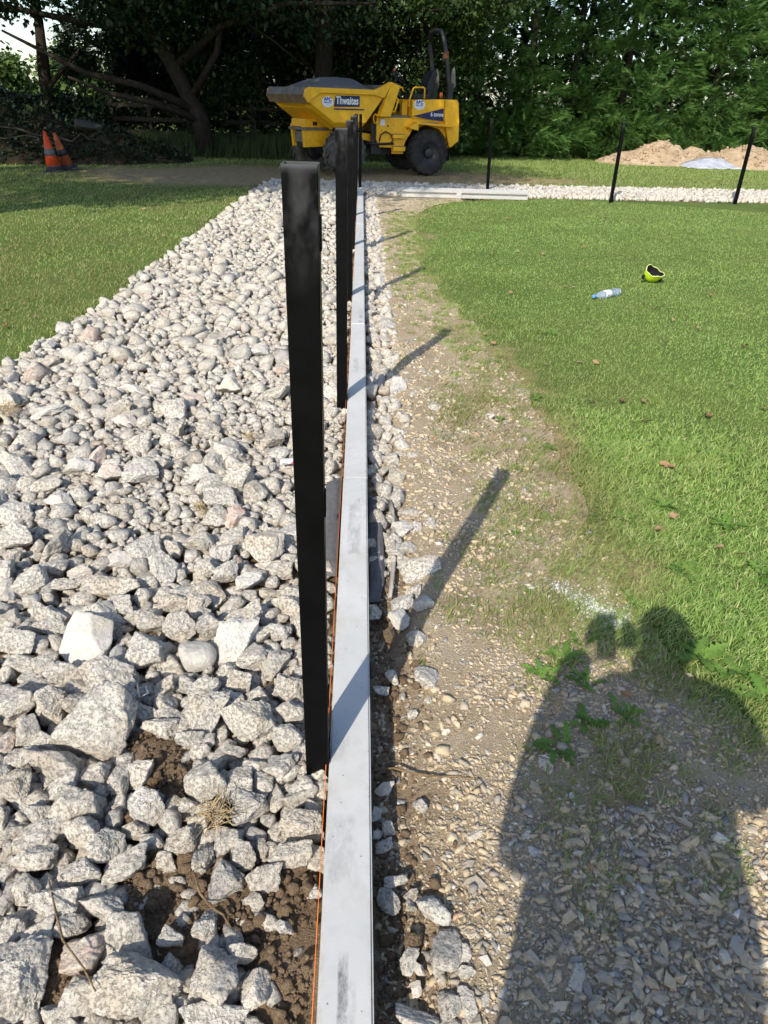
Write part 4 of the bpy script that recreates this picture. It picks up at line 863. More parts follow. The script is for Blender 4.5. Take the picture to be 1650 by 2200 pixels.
for z0, z1, w1 in ((.82, .90, .86), (.55, .64, .90)):
    st = box('step', .73, 1.04, .74, w1, z0, z1, MAT_Y, truck, .008); box('step_tread', .74, 1.03, .75, w1 - .01, z1 + .002, z1 + .014, MAT_STEEL, st, .002)
box('step_back_plate', .73, 1.04, .742, .76, .90, .98, MAT_Y, truck, .004); box('lower_step_plate', .74, 1.03, .742, .77, .48, .55, MAT_Y, truck, .004)
tube('hydraulic_hose', [(1.36, .76, .74), (1.34, .79, .88), (1.22, .80, .96), (1.08, .79, .90), (1.02, .78, .76), (1.06, .77, .72)], .016, MAT_DARK, truck)
tube('steering_ram', [(1.0, .77, .70), (1.42, .77, .69), (1.7, .72, .70)], [.03, .03, .022], MAT_DARK, truck)
for (u, z, r) in ((1.14, 1.07, .022), (1.0, 1.1, .01), (.98, 1.18, .008), (.64, 1.02, .012), (-.52, .86, .018), (1.3, .98, .01)): lathe('bolt_hole', [(r, 0), (r, .008), (0, .008)], MAT_DARK, truck, 12, 'y', (u, .735, z))
box('warning_plate', 1.22, 1.34, .742, .748, 1.08, 1.21, MAT_WHITE_D, truck, 0)
bm = bmesh.new(); add_prism(bm, [(1.28, 1.235), (1.30, 1.30), (.60, 1.30), (.56, 1.252)], -.70, .70); bmobj('foot_platform', bm, MAT_STEEL, truck, bevel=.005)
box('dash_panel', .58, .72, -.62, .55, 1.30, 1.56, MAT_Y, truck, .01)
for w0 in (.1, .3): box('control_box', .72, .75, w0, w0 + .10, 1.38, 1.55, MAT_DARK, truck, .004)
# handrails
def rail(pts): return tube('handrail', pts, .018, MAT_Y, truck, 10)
rail([(.60, .80, 1.47), (.66, .82, 1.50), (.645, .82, 1.62), (.56, .82, 1.86), (.52, .82, 1.885), (.30, .82, 1.89), (.265, .82, 1.86), (.262, .81, 1.66)])
rail([(.85, .35, 1.86), (.74, .35, 1.885), (.66, .35, 1.88), (.63, .35, 1.80)])
# seat
se = bpy.data.objects.new('seat', None); link(se, truck)
box('cushion', -.16, .34, -.26, .26, 1.64, 1.76, MAT_SEAT, se, .04)
bm = bmesh.new(); add_prism(bm, [(-.05, 1.72), (-.17, 1.74), (-.30, 2.20), (-.24, 2.25), (-.15, 2.22), (-.04, 1.95)], -.25, .25); bmobj('backrest', bm, MAT_SEAT, se, bevel=.03)
box('armrest', -.1, .22, .27, .33, 1.86, 1.91, MAT_SEAT, se, .012)
# steering wheel
sw = bpy.data.objects.new('steering_wheel', None); link(sw, truck); sw.location = (.64, 0, 2.10); sw.rotation_euler = (0, math.radians(-38), 0)
bm = bmesh.new(); add_tube(bm, [(.19 * math.cos(t), .19 * math.sin(t), 0) for t in np.linspace(0, 2 * math.pi, 25)], .015, 8, False); bmobj('wheel_rim', bm, MAT_DARK, sw, smooth=True)
for k in range(3): tube('spoke', [(0, 0, -.03), (.18 * math.cos(k * 2.094), .18 * math.sin(k * 2.094), 0)], .011, MAT_DARK, sw)
tube('column', [(0, 0, -.02), (.0, 0, -.7)], .03, MAT_DARK, sw); lathe('spinner_knob', [(.001, .0), (.028, .01), (.03, .05), (.001, .07)], plain('red_knob', (.55, .10, .05), .4, .4), sw, 12, loc=(.17, .0, .01))
# roll bar
rb = tube('roll_bar', [(-.53, .49, 1.62), (-.50, .49, 2.0), (-.40, .47, 2.55), (-.335, .455, 2.80), (-.30, .40, 2.98), (-.285, .30, 3.055), (-.28, 0, 3.075), (-.285, -.30, 3.055), (-.30, -.40, 2.98), (-.335, -.455, 2.80), (-.40, -.47, 2.55), (-.50, -.49, 2.0), (-.53, -.49, 1.62)], .052, MAT_DARK, truck, 12)
box('fold_bracket', -.43, -.33, .40, .53, 2.50, 2.64, MAT_RUST, rb, .01)
for s in (-1, 1): box('mounting_post', -.60, -.47, s * .49 - .06, s * .49 + .06, 1.64, 2.0, MAT_DARK, truck, .01)
tube('gas_strut', [(-.40, .42, 2.52), (-.60, .42, 1.95)], .014, MAT_DARK, truck)
for s in (-1, 1):
    P, F = stone_shape(80 + s, 3, 10, 7, .08); o = bpy.data.objects.new('bar_cover', shared('bar_cover', P, F, MAT_STEEL)); o.scale = (.06, .05, .22); o.location = (-.60, s * .48, 2.12); o.rotation_euler = (0, .15, 0); link(o, truck)
bc = bpy.data.objects.new('beacon', None); link(bc, truck); bc.location = (-.40, .28, 1.66)
lathe('beacon_base', [(.045, 0), (.045, .04), (0, .04)], MAT_DARK, bc, 16); lathe('beacon_lens', [(.042, .04), (.042, .12), (.03, .15), (0, .155)], MAT_ORANGE, bc, 16)
box('belly_frame', .9, 1.7, -.30, .30, .55, .95, MAT_DARK, truck, .02)
# ---- front unit (turned towards the viewer)
front = bpy.data.objects.new('front_frame', None); link(front, truck); front.matrix_local = FM
prism('frame_side', [(1.36, .62), (2.12, .60), (2.16, 1.06), (2.05, 1.12), (1.36, 1.0)], .24, .31, MAT_Y, front, .01); prism('frame_side', [(1.36, .62), (2.12, .60), (2.16, 1.06), (2.05, 1.12), (1.36, 1.0)], -.31, -.24, MAT_Y, front, .01)
box('front_cross_plate', 2.04, 2.08, -.24, .24, .70, .92, MAT_STEEL, front, .01); box('turntable', .55, 2.18, -.36, .36, .955, 1.01, MAT_STEEL, front, .008)
box('chassis_beam', .05, 2.05, -.22, .22, .58, .95, MAT_DARK, front, .02); tube('front_axle', [(1.32, -.7, .5), (1.32, .7, .5)], .10, MAT_DARK, front, 12)
prism('mudflap', [(.50, 1.12), (.12, 1.12), (.17, .95), (.20, .46), (.47, .47), (.47, .95)], .60, .63, MAT_DARK, front, .004)
prism('link_arm', [(.1, .66), (.75, .80), (.75, .93), (.1, .86)], .42, .50, MAT_Y, front, .01)
skip = bpy.data.objects.new('skip', None); link(skip, truck); skip.matrix_local = FM
# skip tub: lofted sides
def loft(name, secs, mat, par, bevel=0.0, close=True):
    bm = bmesh.new(); rs = [[bm.verts.new(p) for p in s] for s in secs]; n = len(rs[0])
    for a, b in zip(rs[:-1], rs[1:]):
        for i in range(n if close else n - 1): bm.faces.new((a[i], a[(i + 1) % n], b[(i + 1) % n], b[i]))
    if close: bm.faces.new(rs[0]); bm.faces.new(rs[-1][::-1])
    bmesh.ops.recalc_face_normals(bm, faces=bm.faces); return bmobj(name, bm, mat, par, bevel=bevel)
side = [(2.37, 1.70), (2.30, 1.53), (1.66, 1.135), (.80, 1.14), (.36, 1.62), (.36, 1.70)]
inner = [(2.30, 1.70), (2.18, 1.40), (1.60, 1.03), (.86, 1.03), (.48, 1.45), (.44, 1.70)]
loft('tub', [[(u, -.90, z) for u, z in side], [(u, -.80, z) for u, z in inner], [(u, .80, z) for u, z in inner], [(u, .90, z) for u, z in side]], MAT_Y, skip, .012)
prism('under_chute', [(2.30, 1.50), (2.12, 1.50), (1.5, 1.04), (1.62, 1.02)], -.62, .62, MAT_Y, skip, .01)
for s in (.56, -.56): prism('chute_rib', [(2.26, 1.52), (2.0, 1.50), (1.42, 1.03), (1.56, .98)], s - .03, s + .03, MAT_Y, skip, .006)
prism('frame_saddle', [(2.1, 1.18), (2.12, 1.02), (.62, 1.02), (.7, 1.16)], -.33, .33, MAT_Y, skip, .01)
box('inspection_slot', 1.78, 1.90, .325, .335, 1.05, 1.13, MAT_DARK, skip, .002)
for s in (1, -1):
    a0, a1 = (.895, .965) if s > 0 else (-.965, -.895)
    prism('rim_rail', [(2.32, 1.80), (2.40, 1.76), (2.43, 1.62), (2.33, 1.50), (2.24, 1.58), (2.04, 1.70), (.62, 1.70), (.36, 1.64), (.30, 1.70), (.14, 1.955), (.22, 1.955), (.60, 1.80)], a0, a1, MAT_Y, skip, .01)
    prism('rear_guard', [(.44, 1.27), (.15, 1.97), (-.10, 1.90), (.15, 1.27)], a0 - (.10 if s > 0 else 0), a1 + (.0 if s > 0 else .10), MAT_Y, skip, .012)
box('back_plate', .26, .34, -.86, .86, 1.30, 1.90, MAT_STEEL, skip, .01)
prism('pouring_lip', [(2.26, 1.80), (2.38, 1.80), (2.44, 1.66), (2.36, 1.50), (2.22, 1.50), (2.20, 1.6)], -.93, .885, MAT_STEEL, skip, .012)
prism('lip_face', [(2.445, 1.66), (2.452, 1.655), (2.37, 1.493), (2.355, 1.497)], -.93, .885, plain('brown_scraped_steel', (.20, .14, .08), .7, .3, .1, .35, 6), skip, .002)
tube('handrail', [(.10, .90, 1.36), (.06, 1.0, 1.38), (-.03, 1.0, 1.62), (.0, .93, 1.68)], .018, MAT_Y, skip, 10)
bm = bmesh.new(); add_tube(bm, [(.47 + .06 * math.cos(t), .80, 1.22 + .09 * math.sin(t)) for t in np.linspace(0, 2 * math.pi, 17)], .017, 8, False); bmobj('lifting_eye', bm, MAT_Y, skip, smooth=True)
# decals and lettering (flat print on the panels)
def decal(name, pts, nrm, mat, par, th=.003):
    bm = bmesh.new(); n = Vector(nrm).normalized() * th
    a = [bm.verts.new(Vector(p)) for p in pts]; b = [bm.verts.new(Vector(p) + n) for p in pts]; bm.faces.new(b)
    for i in range(len(a)): bm.faces.new((a[i], a[(i + 1) % len(a)], b[(i + 1) % len(a)], b[i]))
    bmesh.ops.recalc_face_normals(bm, faces=bm.faces); return bmobj(name, bm, mat, par)
def text(s, size, loc, mat, par, sx=1.0, bold=.0, shear=0.0, tilt=0.0, align='CENTER', sp=1.0):
    c = bpy.data.curves.new('lettering', 'FONT'); c.body = s; c.size = size; c.align_x = align; c.align_y = 'CENTER'; c.offset = bold; c.extrude = .002; c.shear = shear; c.space_character = sp
    c.materials.append(mat); tmp = bpy.data.objects.new('tmp', c); COL.objects.link(tmp); dg_ = bpy.context.evaluated_depsgraph_get(); me = bpy.data.meshes.new_from_object(tmp.evaluated_get(dg_)); bpy.data.objects.remove(tmp); me.name = 'lettering'
    o = bpy.data.objects.new('lettering', me); o.location = loc; o.rotation_euler = (math.radians(90) + tilt, 0, math.pi); o.scale = (sx, 1, 1); link(o, par); return o
# the side of the tub slopes: w from .90 at z 1.70 to .90 at the lower edge of the outline (flat outer panel)
PW = .905
def side_decal(name, pts, mat, off=0.0): return decal(name, [(u, PW + off, z) for u, z in pts], (0, 1, 0), mat, skip)
side_decal('name_plate', [(1.62, 1.66), (.98, 1.67), (.98, 1.455), (1.66, 1.44)], MAT_NAVY); side_decal('name_stripe', [(1.66, 1.415), (.86, 1.41), (.86, 1.385), (1.67, 1.385)], MAT_NAVY)
text('Thwaites', .215, (1.315, PW + .006, 1.563), MAT_WHITE_D, skip, .74, .0045, .06, 0, 'CENTER', 1.02)
def sticker(par, u, w, z, r=.145, ru=None):
    ru = ru or r; s = decal('hire_sticker', [(u + ru * math.cos(t), w, z + .105 * math.sin(t)) for t in np.linspace(0, 2 * math.pi, 33)[:-1]], (0, 1, 0), MAT_WHITE_D, par)
    text('ABC', .095, (u, w + .006, z + .048), MAT_BLUETXT, s, 1.05, .004); text('Hire LTD', .050, (u, w + .006, z - .012), MAT_BLUETXT, s, 1.0, .0012)
    bm = bmesh.new()
    for k, ww in enumerate((.09, .075, .08)): add_box(bm, u - ww, u + ww, w + .003, w + .005, z - .045 - .018 * k, z - .040 - .018 * k)
    bmobj('small_print', bm, plain('grey_print', (.45, .5, .62), .5, .3), s)
sticker(skip, 1.82, PW, 1.535); sticker(hood, .37, .792, 1.535, .14)
hd = decal('side_decal', [(.53, .792, 1.295), (-.27, .792, 1.475), (-.282, .792, 1.20), (.12, .792, 1.235), (.53, .792, 1.29)], (0, 1, 0), MAT_NAVY, hood)
text('6 tonne', .125, (-.10, .798, 1.34), MAT_WHITE_D, hd, .82, .0025, 0, 0, 'CENTER', 1.05)
for k in (.30, -.02): decal('decal_crack', [(k, .796, 1.34 if k > 0 else 1.41), (k + .008, .796, 1.34 if k > 0 else 1.41), (k + .012, .796, 1.25), (k + .004, .796, 1.25)], (0, 1, 0), MAT_STEEL, hd, .001)
# load of dark gravel in the skip
hm = M('dark_gravel', .95, .15); hp = hm.pos(); hm.col(hm.ramp(hm.noise(hp, 40, 6, .7), [(.3, (.10, .10, .105)), (.7, (.20, .20, .205))])); hm.bump(hm.noise(hp, 120, 5, .7), 1.0, .03)
bm = bmesh.new(); NU, NW = 40, 26; gv = []
for i in range(NU):
    for j in range(NW):
        u = .42 + 1.92 * i / (NU - 1); w = -.84 + 1.68 * j / (NW - 1); c = Vector((u, w, 0))
        e = max(0, 1 - ((u - 1.28) / 1.02) ** 2) ** .8 * max(0, 1 - (w / .88) ** 2) ** .7
        b2 = .06 * math.exp(-((u - .72) / .28) ** 2) * math.exp(-(w / .5) ** 2)
        z = 1.70 + .325 * e + b2 + .02 * mnoise.noise(Vector((u * 5, w * 5, 1)))
        gv.append(bm.verts.new(FM @ Vector((u, w, z))))
for i in range(NU - 1):
    for j in range(NW - 1): bm.faces.new((gv[i * NW + j], gv[(i + 1) * NW + j], gv[(i + 1) * NW + j + 1], gv[i * NW + j + 1]))
bmesh.ops.recalc_face_normals(bm, faces=bm.faces)
hp_ = bmobj('gravel_load', bm, hm.m, smooth=True); hp_.location = DC; hp_.rotation_euler = (0, 0, RY); tag(hp_, 'rounded heap of dark grey gravel filling the dumper skip', 'gravel heap')

# ------------------------------------------------------------------ traffic cones
MAT_CONE = plain('cone_orange', (.55, .065, .014), .55, .35, var=.22, scale=5); MAT_CONE2 = plain('faded_cone_orange', (.36, .085, .03), .7, .25, var=.35, scale=5)
MAT_SLV = plain('grey_sleeve', (.11, .105, .115), .6, .3, var=.3); MAT_SLV2 = plain('dark_sleeve', (.03, .028, .035), .6, .3, var=.3); MAT_CB = plain('cone_base_rubber', (.045, .045, .052), .8, .2, var=.3)
def cone(loc, tilt, h, mats, label):
    o = empty('traffic_cone', loc); o.rotation_euler = tilt; tag(o, label, 'traffic cone', 'traffic cones by the bank')
    R0, R1 = .165 * h / .75, .028 * h / .75
    rz = lambda z: R0 + (R1 - R0) * z / h
    def band(n, z0, z1, m, ex): lathe(n, [(rz(z0) + ex - .006, z0), (rz(z0) + ex, z0), (rz(z1) + ex, z1), (rz(z1) + ex - .006, z1)], m, o, 28)
    b = .045
    bm = bmesh.new(); add_box(bm, -.21, .21, -.21, .21, 0, .035); bmobj('cone_base', bm, MAT_CB, o, bevel=.015)
    band('cone_body', .03, h, mats[0], 0); band('base_collar', .03, .13 * h, MAT_CB, .004); band('reflective_sleeve', .40 * h, .57 * h, mats[1], .004); band('lower_band', .13 * h, .145 * h, mats[1], .003)
    lathe('cone_tip', [(R1, h - .002), (R1 * .8, h + .008), (R1 * .6, h), (R1 * .6, h - .05)], mats[0], o, 20)
cone((-6.93, 17.55, -.005), (math.radians(-2), math.radians(-4), .25), .80, (MAT_CONE, MAT_SLV), 'upright bright orange traffic cone with grey sleeve beside the bank')
cone((-6.76, 17.95, .01), (math.radians(4), math.radians(-13), .5), .76, (MAT_CONE2, MAT_SLV2), 'faded dirty traffic cone with black bands leaning behind the orange one')

# ------------------------------------------------------------------ heaps
def heap(name, bumps, x0, x1, y0, y1, res, mat, label, cat, rough=.12, seed=0, kind=None):
    xs = np.arange(x0, x1, res); ys = np.arange(y0, y1, res); X, Y = np.meshgrid(xs, ys); Z = np.zeros_like(X)
    for bx, by, rx, ry, h in bumps:
        q = np.sqrt(((X - bx) / rx) ** 2 + ((Y - by) / ry) ** 2) + .25 * (fnoise(X, Y, .9, seed + 2) - .5); Z = np.maximum(Z, h * np.clip(1 - q, 0, 1) ** .85)
    Z = Z * (1 + rough * 2 * (fnoise(X, Y, 2.5, seed) - .5)) + (Z > .02) * rough * (fnoise(X, Y, 7, seed + 4) - .5) * .9 - .03 * (Z < .02)
    nx, ny = len(xs), len(ys); idx = np.arange(nx * ny).reshape(ny, nx); F = np.stack([idx[:-1, :-1], idx[:-1, 1:], idx[1:, 1:], idx[1:, :-1]], -1).reshape(-1, 4)
    F = F[(Z.ravel()[F] > -.02).any(1)]
    return tag(trimesh(name, np.stack([X, Y, Z], -1).reshape(-1, 3), F, mat, smooth=False), label, cat, kind=kind), (lambda x, y: np.interp(x, xs, Z[np.abs(ys - y).argmin()]))
def sand_mat():
    m = M('excavated_subsoil', .97, .1); p = m.pos(); n = m.noise(p, 2.5, 7, .65); c = m.ramp(n, [(.3, (.44, .32, .20)), (.7, (.66, .52, .36))])
    g = m.noise(p, 22, 5, .7); c = m.mix(m.ramp(g, [(.36, .5), (.5, 0.0)]), c, (.22, .14, .08)); m.col(c); m.bump(m.noise(p, 18, 6, .75), 1.0, .08); return m.m
MAT_SAND = sand_mat()
sand, _ = heap('soil_heap', [(10.3, 26.4, 1.5, 1.3, .72), (9.3, 26.3, 1.2, 1.0, .42), (11.4, 26.5, 1.3, 1.1, .55), (13.1, 26.0, 1.9, 1.4, .72), (14.6, 25.8, 1.8, 1.4, .68), (16.5, 25.8, 2.2, 1.5, .8), (12.0, 26.0, 1.2, 1, .5)], 7.6, 19, 24.2, 28.5, .07, MAT_SAND, 'long heap of tan dug soil in front of the conifers', 'soil heap', .16, 3)
cl = []
for i in range(500):
    x = random.uniform(8.2, 16.5); y = random.uniform(24.6, 26.4); z = float(_(x, y))
    if z < .05 and random.random() < .8: continue
    r = random.uniform(.02, .07); P, F = LOW1[i % 36]; cl.append((P, F, np.array([x, y, z + r * .3]), np.array([r, r, r * .8]), np.eye(3), 0.0))
join_pieces('clods', cl, MAT_SAND, sand, 'loose clods on the heap')
MAT_POLY = plain('white_polythene', (.42, .44, .50), .5, .3, var=.3, scale=4)
bm = bmesh.new(); NU, NV = 34, 8; gv = []
for i in range(NU):
    for j in range(NV):
        t, s = i / (NU - 1), j / (NV - 1); x = 10.55 + 2.2 * t; y = 24.55 + .75 * s - .1 * math.sin(5 * t); z = .02 + .28 * s * math.sin(math.pi * min(1, t * 1.05)) ** .6 + .05 * mnoise.noise(Vector((t * 9, s * 4, 3)))
        gv.append(bm.verts.new((x, y, max(.012, z))))
for i in range(NU - 1):
    for j in range(NV - 1): bm.faces.new((gv[i * NV + j], gv[(i + 1) * NV + j], gv[(i + 1) * NV + j + 1], gv[i * NV + j + 1]))
ps = bmobj('plastic_sheet', bm, MAT_POLY, smooth=True); ps.modifiers.new('thick', 'SOLIDIFY').thickness = .004; tag(ps, 'crumpled white plastic sheet at the foot of the tan soil heap', 'plastic sheet')
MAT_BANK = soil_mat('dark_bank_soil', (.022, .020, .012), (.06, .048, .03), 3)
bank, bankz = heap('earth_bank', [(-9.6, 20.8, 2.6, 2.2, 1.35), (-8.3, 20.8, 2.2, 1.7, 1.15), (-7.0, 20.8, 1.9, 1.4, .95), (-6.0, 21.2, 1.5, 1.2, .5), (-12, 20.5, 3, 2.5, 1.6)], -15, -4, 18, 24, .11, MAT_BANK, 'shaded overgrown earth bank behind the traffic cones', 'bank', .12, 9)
lg = stone_shape(33, 4, 14, 10, .1); o = bpy.data.objects.new('pale_boulder', shared('pale_boulder', *lg, plain('mossy_boulder', (.055, .055, .048), .9, .1, var=.5, scale=6, bump=.5))); o.location = (-6.95, 20.35, .80); o.scale = (.34, .26, .13); o.rotation_euler = (.1, .22, .1); link(o); tag(o, 'pale grey boulder on top of the shaded bank', 'boulder')  # boulder toned dark grey all over, with uneven mottling

# ------------------------------------------------------------------ foliage
def rot_to(d):
    """rows: frames with x along d"""
    d = d / np.linalg.norm(d, axis=1)[:, None]; up = np.tile([0, 0, 1.0], (len(d), 1)); s = np.cross(up, d); s /= np.maximum(np.linalg.norm(s, axis=1), 1e-5)[:, None]; u = np.cross(d, s)
    return np.stack([d, s, u], 1)
def instances(name, protoV, protoF, pos, dirs, size, roll, mat, parent, rnd, label=None):
    n = len(pos); Fm = rot_to(dirs); c, s = np.cos(roll)[:, None], np.sin(roll)[:, None]
    s1 = Fm[:, 1] * c + Fm[:, 2] * s; u1 = -Fm[:, 1] * s + Fm[:, 2] * c
    k = len(protoV); V = pos[:, None, :] + size[:, None, None] * (protoV[None, :, 0:1] * Fm[:, None, 0] + protoV[None, :, 1:2] * s1[:, None] + protoV[None, :, 2:3] * u1[:, None])
    F = (protoF[None] + (np.arange(n) * k)[:, None, None]).reshape(-1, protoF.shape[1])
    o = trimesh(name, V.reshape(-1, 3), F, mat, parent, {'rnd': np.repeat(rnd, k)})
    if label: o['label'] = label
    return o
# flat fan of cypress twigs, tip drooping
def spray(seed, nb=8):
    r = np.random.default_rng(seed); V = []; F = []
    for i in range(nb):
        t = (i + .4) / nb; z = .10 * t - .26 * t * t
        for s in (-1, 1):
            L = (.42 * (1 - t) + .14) * r.uniform(.8, 1.2); a = r.uniform(.5, .85); o = len(V); w = .34 / nb
            V += [(t - w, 0, z), (t + w, 0, z + .01), (t + L * math.cos(a), s * L * math.sin(a), z - .18 * L + r.uniform(-.03, .03))]; F.append((o, o + 1, o + 2))
    o = len(V); V += [(.7, -.03, -.06), (.7, .03, -.06), (1.12, 0, -.2)]; F.append((o, o + 1, o + 2))
    return np.array(V), np.array(F)
SPR = spray(1, 8); SPRF = spray(2, 5)
def trunk(name, pts, rads, mat, parent, n=8): return tube(name, pts, rads, mat, parent, n)
def conifer(x, y, h, rad, nbr, per, label, mat=MAT_CONIF, zmin=.15, size=.5, up=.25, group='tall cypress conifers of the screen', proto=SPR):
    t = empty('conifer_tree', (x, y, 0)); tag(t, label, 'tree', group)
    trunk('trunk', [(0, 0, -.1), (.05, 0, h * .4), (0, .05, h * .98)], [.17, .12, .02], MAT_BARK, t)
    hb = zmin + (h - zmin) * rng.random(nbr) ** 2.2; az = np.where(rng.random(nbr) < .7, rng.normal(-1.65, .85, nbr), rng.uniform(0, 2 * np.pi, nbr))
    R_ = rad * (1 - .75 * (hb / h) ** 1.6) * rng.uniform(.7, 1.2, nbr); tot = nbr * per; b = np.repeat(np.arange(nbr), per)
    e = up + rng.normal(0, .14, nbr); d = np.stack([np.cos(az) * np.cos(e), np.sin(az) * np.cos(e), np.sin(e)], 1)[b]; tone = rng.random(nbr)[b]
    f = 1 - .72 * rng.random(tot) ** 1.5; sp = (.07 + .34 * (1 - f)) * rad / 1.8 + .02
    P = d * (R_[b] * f)[:, None] + rng.normal(size=(tot, 3)) * sp[:, None] * np.array([1, 1, .7]); P[:, 2] += hb[b] - .16 * f * f * R_[b]; P[:, 2] = np.maximum(P[:, 2], .06)
    D = d + rng.normal(0, .40, (tot, 3)) + np.array([.12, 0, -.02])
    instances('crown', *proto, P, D, size * rng.uniform(.7, 1.3, tot), rng.normal(0, .5, tot), mat, t, np.clip(.6 * tone + .4 * rng.random(tot), 0, 1))
    return t
CL = ['just right of the dumper', 'second from the dumper', 'third from the dumper', 'fourth from the dumper, above the middle lawn post', 'fifth from the dumper', 'left behind the soil heap peak', 'behind the soil heap', 'near the right frame edge', 'at the right frame edge', 'beyond the right frame edge']
for i in range(10):
    x = 2.2 + 1.75 * i; y = 27.2 + .28 * i + (.5 if i % 2 else 0)
    conifer(x, y, rng.uniform(8.5, 10), 1.8, 122, 48, 'sunlit green cypress of the hedge row, ' + CL[i], size=.28, up=.30, proto=SPRF)
# darker row behind closes the gaps
for i in range(7):
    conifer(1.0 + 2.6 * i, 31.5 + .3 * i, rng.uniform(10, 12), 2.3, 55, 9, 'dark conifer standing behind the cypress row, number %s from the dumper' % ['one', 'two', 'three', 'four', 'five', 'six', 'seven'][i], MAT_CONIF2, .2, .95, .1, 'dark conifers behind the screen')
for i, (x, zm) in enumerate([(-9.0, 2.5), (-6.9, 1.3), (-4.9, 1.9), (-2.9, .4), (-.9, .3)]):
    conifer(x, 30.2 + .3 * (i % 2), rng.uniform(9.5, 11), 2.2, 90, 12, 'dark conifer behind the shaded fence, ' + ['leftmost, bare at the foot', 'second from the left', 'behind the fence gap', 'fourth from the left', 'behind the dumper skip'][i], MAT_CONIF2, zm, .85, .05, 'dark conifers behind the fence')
# broad-leaved trees
LEAFQ = (np.array([(0, 0, 0), (.5, -.32, .06), (1, 0, -.06), (.5, .32, .06)]), np.array([(0, 1, 2), (0, 2, 3)]))
def broadleaf(x, y, trunk_pts, rads, limbs, blobs, n, leaf, label, mat=MAT_LEAF, group=None, name='broadleaf_tree', hang=.3, quad=LEAFQ):
    t = empty(name, (x, y, 0)); tag(t, label, 'tree', group)
    trunk('trunk', trunk_pts, rads, MAT_BARK, t, 10)
    for L in limbs: trunk('limb', L[0], L[1], MAT_BARK, t, 7)
    vol = np.array([b[3] * b[4] * b[5] for b in blobs]); cnt = (n * vol / vol.sum()).astype(int); P, D = [], []
    for b, c in zip(blobs, cnt):
        nc = max(6, c // 38); u = rng.normal(size=(nc, 3)); u /= np.linalg.norm(u, axis=1)[:, None]; cc = np.array(b[:3]) + u * np.array(b[3:6]) * (rng.uniform(.25, 1, nc) ** .55)[:, None]
        k = rng.integers(0, nc, c); sp = .07 * np.mean(b[3:6]) + .16; q = cc[k] + rng.normal(0, sp, (c, 3)) * np.array([1, 1, .6])
        P.append(q); d = rng.normal(size=(c, 3)); d[:, 2] -= hang; D.append(d)
    P, D = np.concatenate(P), np.concatenate(D)
    instances('crown', *quad, P, D, leaf * rng.uniform(.6, 1.3, len(P)), rng.uniform(-.8, .8, len(P)), mat, t, rng.random(len(P)))
    return t
# two big trees left of the frame throw the shade over the dumper and the left grass
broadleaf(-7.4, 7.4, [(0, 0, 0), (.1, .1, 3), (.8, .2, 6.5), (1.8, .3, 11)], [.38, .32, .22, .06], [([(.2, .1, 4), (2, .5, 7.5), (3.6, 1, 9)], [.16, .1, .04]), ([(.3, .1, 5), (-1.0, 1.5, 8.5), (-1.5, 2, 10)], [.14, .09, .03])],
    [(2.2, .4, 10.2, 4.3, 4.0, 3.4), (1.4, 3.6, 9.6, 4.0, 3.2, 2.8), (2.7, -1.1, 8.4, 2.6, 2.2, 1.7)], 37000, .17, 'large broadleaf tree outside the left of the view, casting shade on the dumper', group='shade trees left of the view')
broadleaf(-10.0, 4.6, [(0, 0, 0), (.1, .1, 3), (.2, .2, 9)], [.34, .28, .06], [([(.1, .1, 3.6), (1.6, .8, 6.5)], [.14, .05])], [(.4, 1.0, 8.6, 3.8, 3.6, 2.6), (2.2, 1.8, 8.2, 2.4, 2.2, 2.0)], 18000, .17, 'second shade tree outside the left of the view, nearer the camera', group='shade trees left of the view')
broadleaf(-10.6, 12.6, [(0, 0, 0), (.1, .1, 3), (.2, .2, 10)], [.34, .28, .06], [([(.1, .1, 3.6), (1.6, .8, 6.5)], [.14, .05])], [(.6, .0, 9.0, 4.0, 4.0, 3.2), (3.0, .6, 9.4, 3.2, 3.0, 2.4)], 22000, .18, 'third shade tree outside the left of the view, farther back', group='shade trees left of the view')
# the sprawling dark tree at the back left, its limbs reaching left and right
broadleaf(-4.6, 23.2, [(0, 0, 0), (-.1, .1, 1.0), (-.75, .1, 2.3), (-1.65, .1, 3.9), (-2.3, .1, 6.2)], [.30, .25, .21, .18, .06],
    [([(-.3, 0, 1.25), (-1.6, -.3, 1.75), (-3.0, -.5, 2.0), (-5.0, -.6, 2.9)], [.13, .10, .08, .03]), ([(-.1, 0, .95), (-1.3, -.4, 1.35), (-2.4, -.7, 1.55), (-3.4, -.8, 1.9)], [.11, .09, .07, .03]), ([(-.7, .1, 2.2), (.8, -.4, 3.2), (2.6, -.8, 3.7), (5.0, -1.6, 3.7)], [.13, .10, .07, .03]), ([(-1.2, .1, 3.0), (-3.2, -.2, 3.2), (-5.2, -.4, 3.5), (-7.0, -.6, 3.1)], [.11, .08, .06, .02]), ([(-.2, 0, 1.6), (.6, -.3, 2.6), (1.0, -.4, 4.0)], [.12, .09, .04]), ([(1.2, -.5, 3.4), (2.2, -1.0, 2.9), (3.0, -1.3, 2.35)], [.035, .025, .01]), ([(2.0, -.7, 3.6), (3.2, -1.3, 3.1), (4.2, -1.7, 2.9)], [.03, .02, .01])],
    [(-3.6, -.3, 3.6, 2.2, 1.2, .75), (-1.0, -.2, 3.9, 2.6, 1.6, 1.1), (2.2, -.6, 3.9, 2.8, 1.5, .9), (-6.2, -.4, 3.5, 1.8, 1.0, .55), (0, .2, 6.5, 5.5, 2.6, 1.8), (.5, .6, 2.2, 1.6, .8, 1.3), (-2.6, .3, 2.7, 1.3, .8, .5), (3.8, -1.2, 3.4, 1.5, .8, .6)], 24000, .17, 'dark sprawling tree with leaning trunk and bare low limbs behind the bank', group='dark trees behind the dumper')
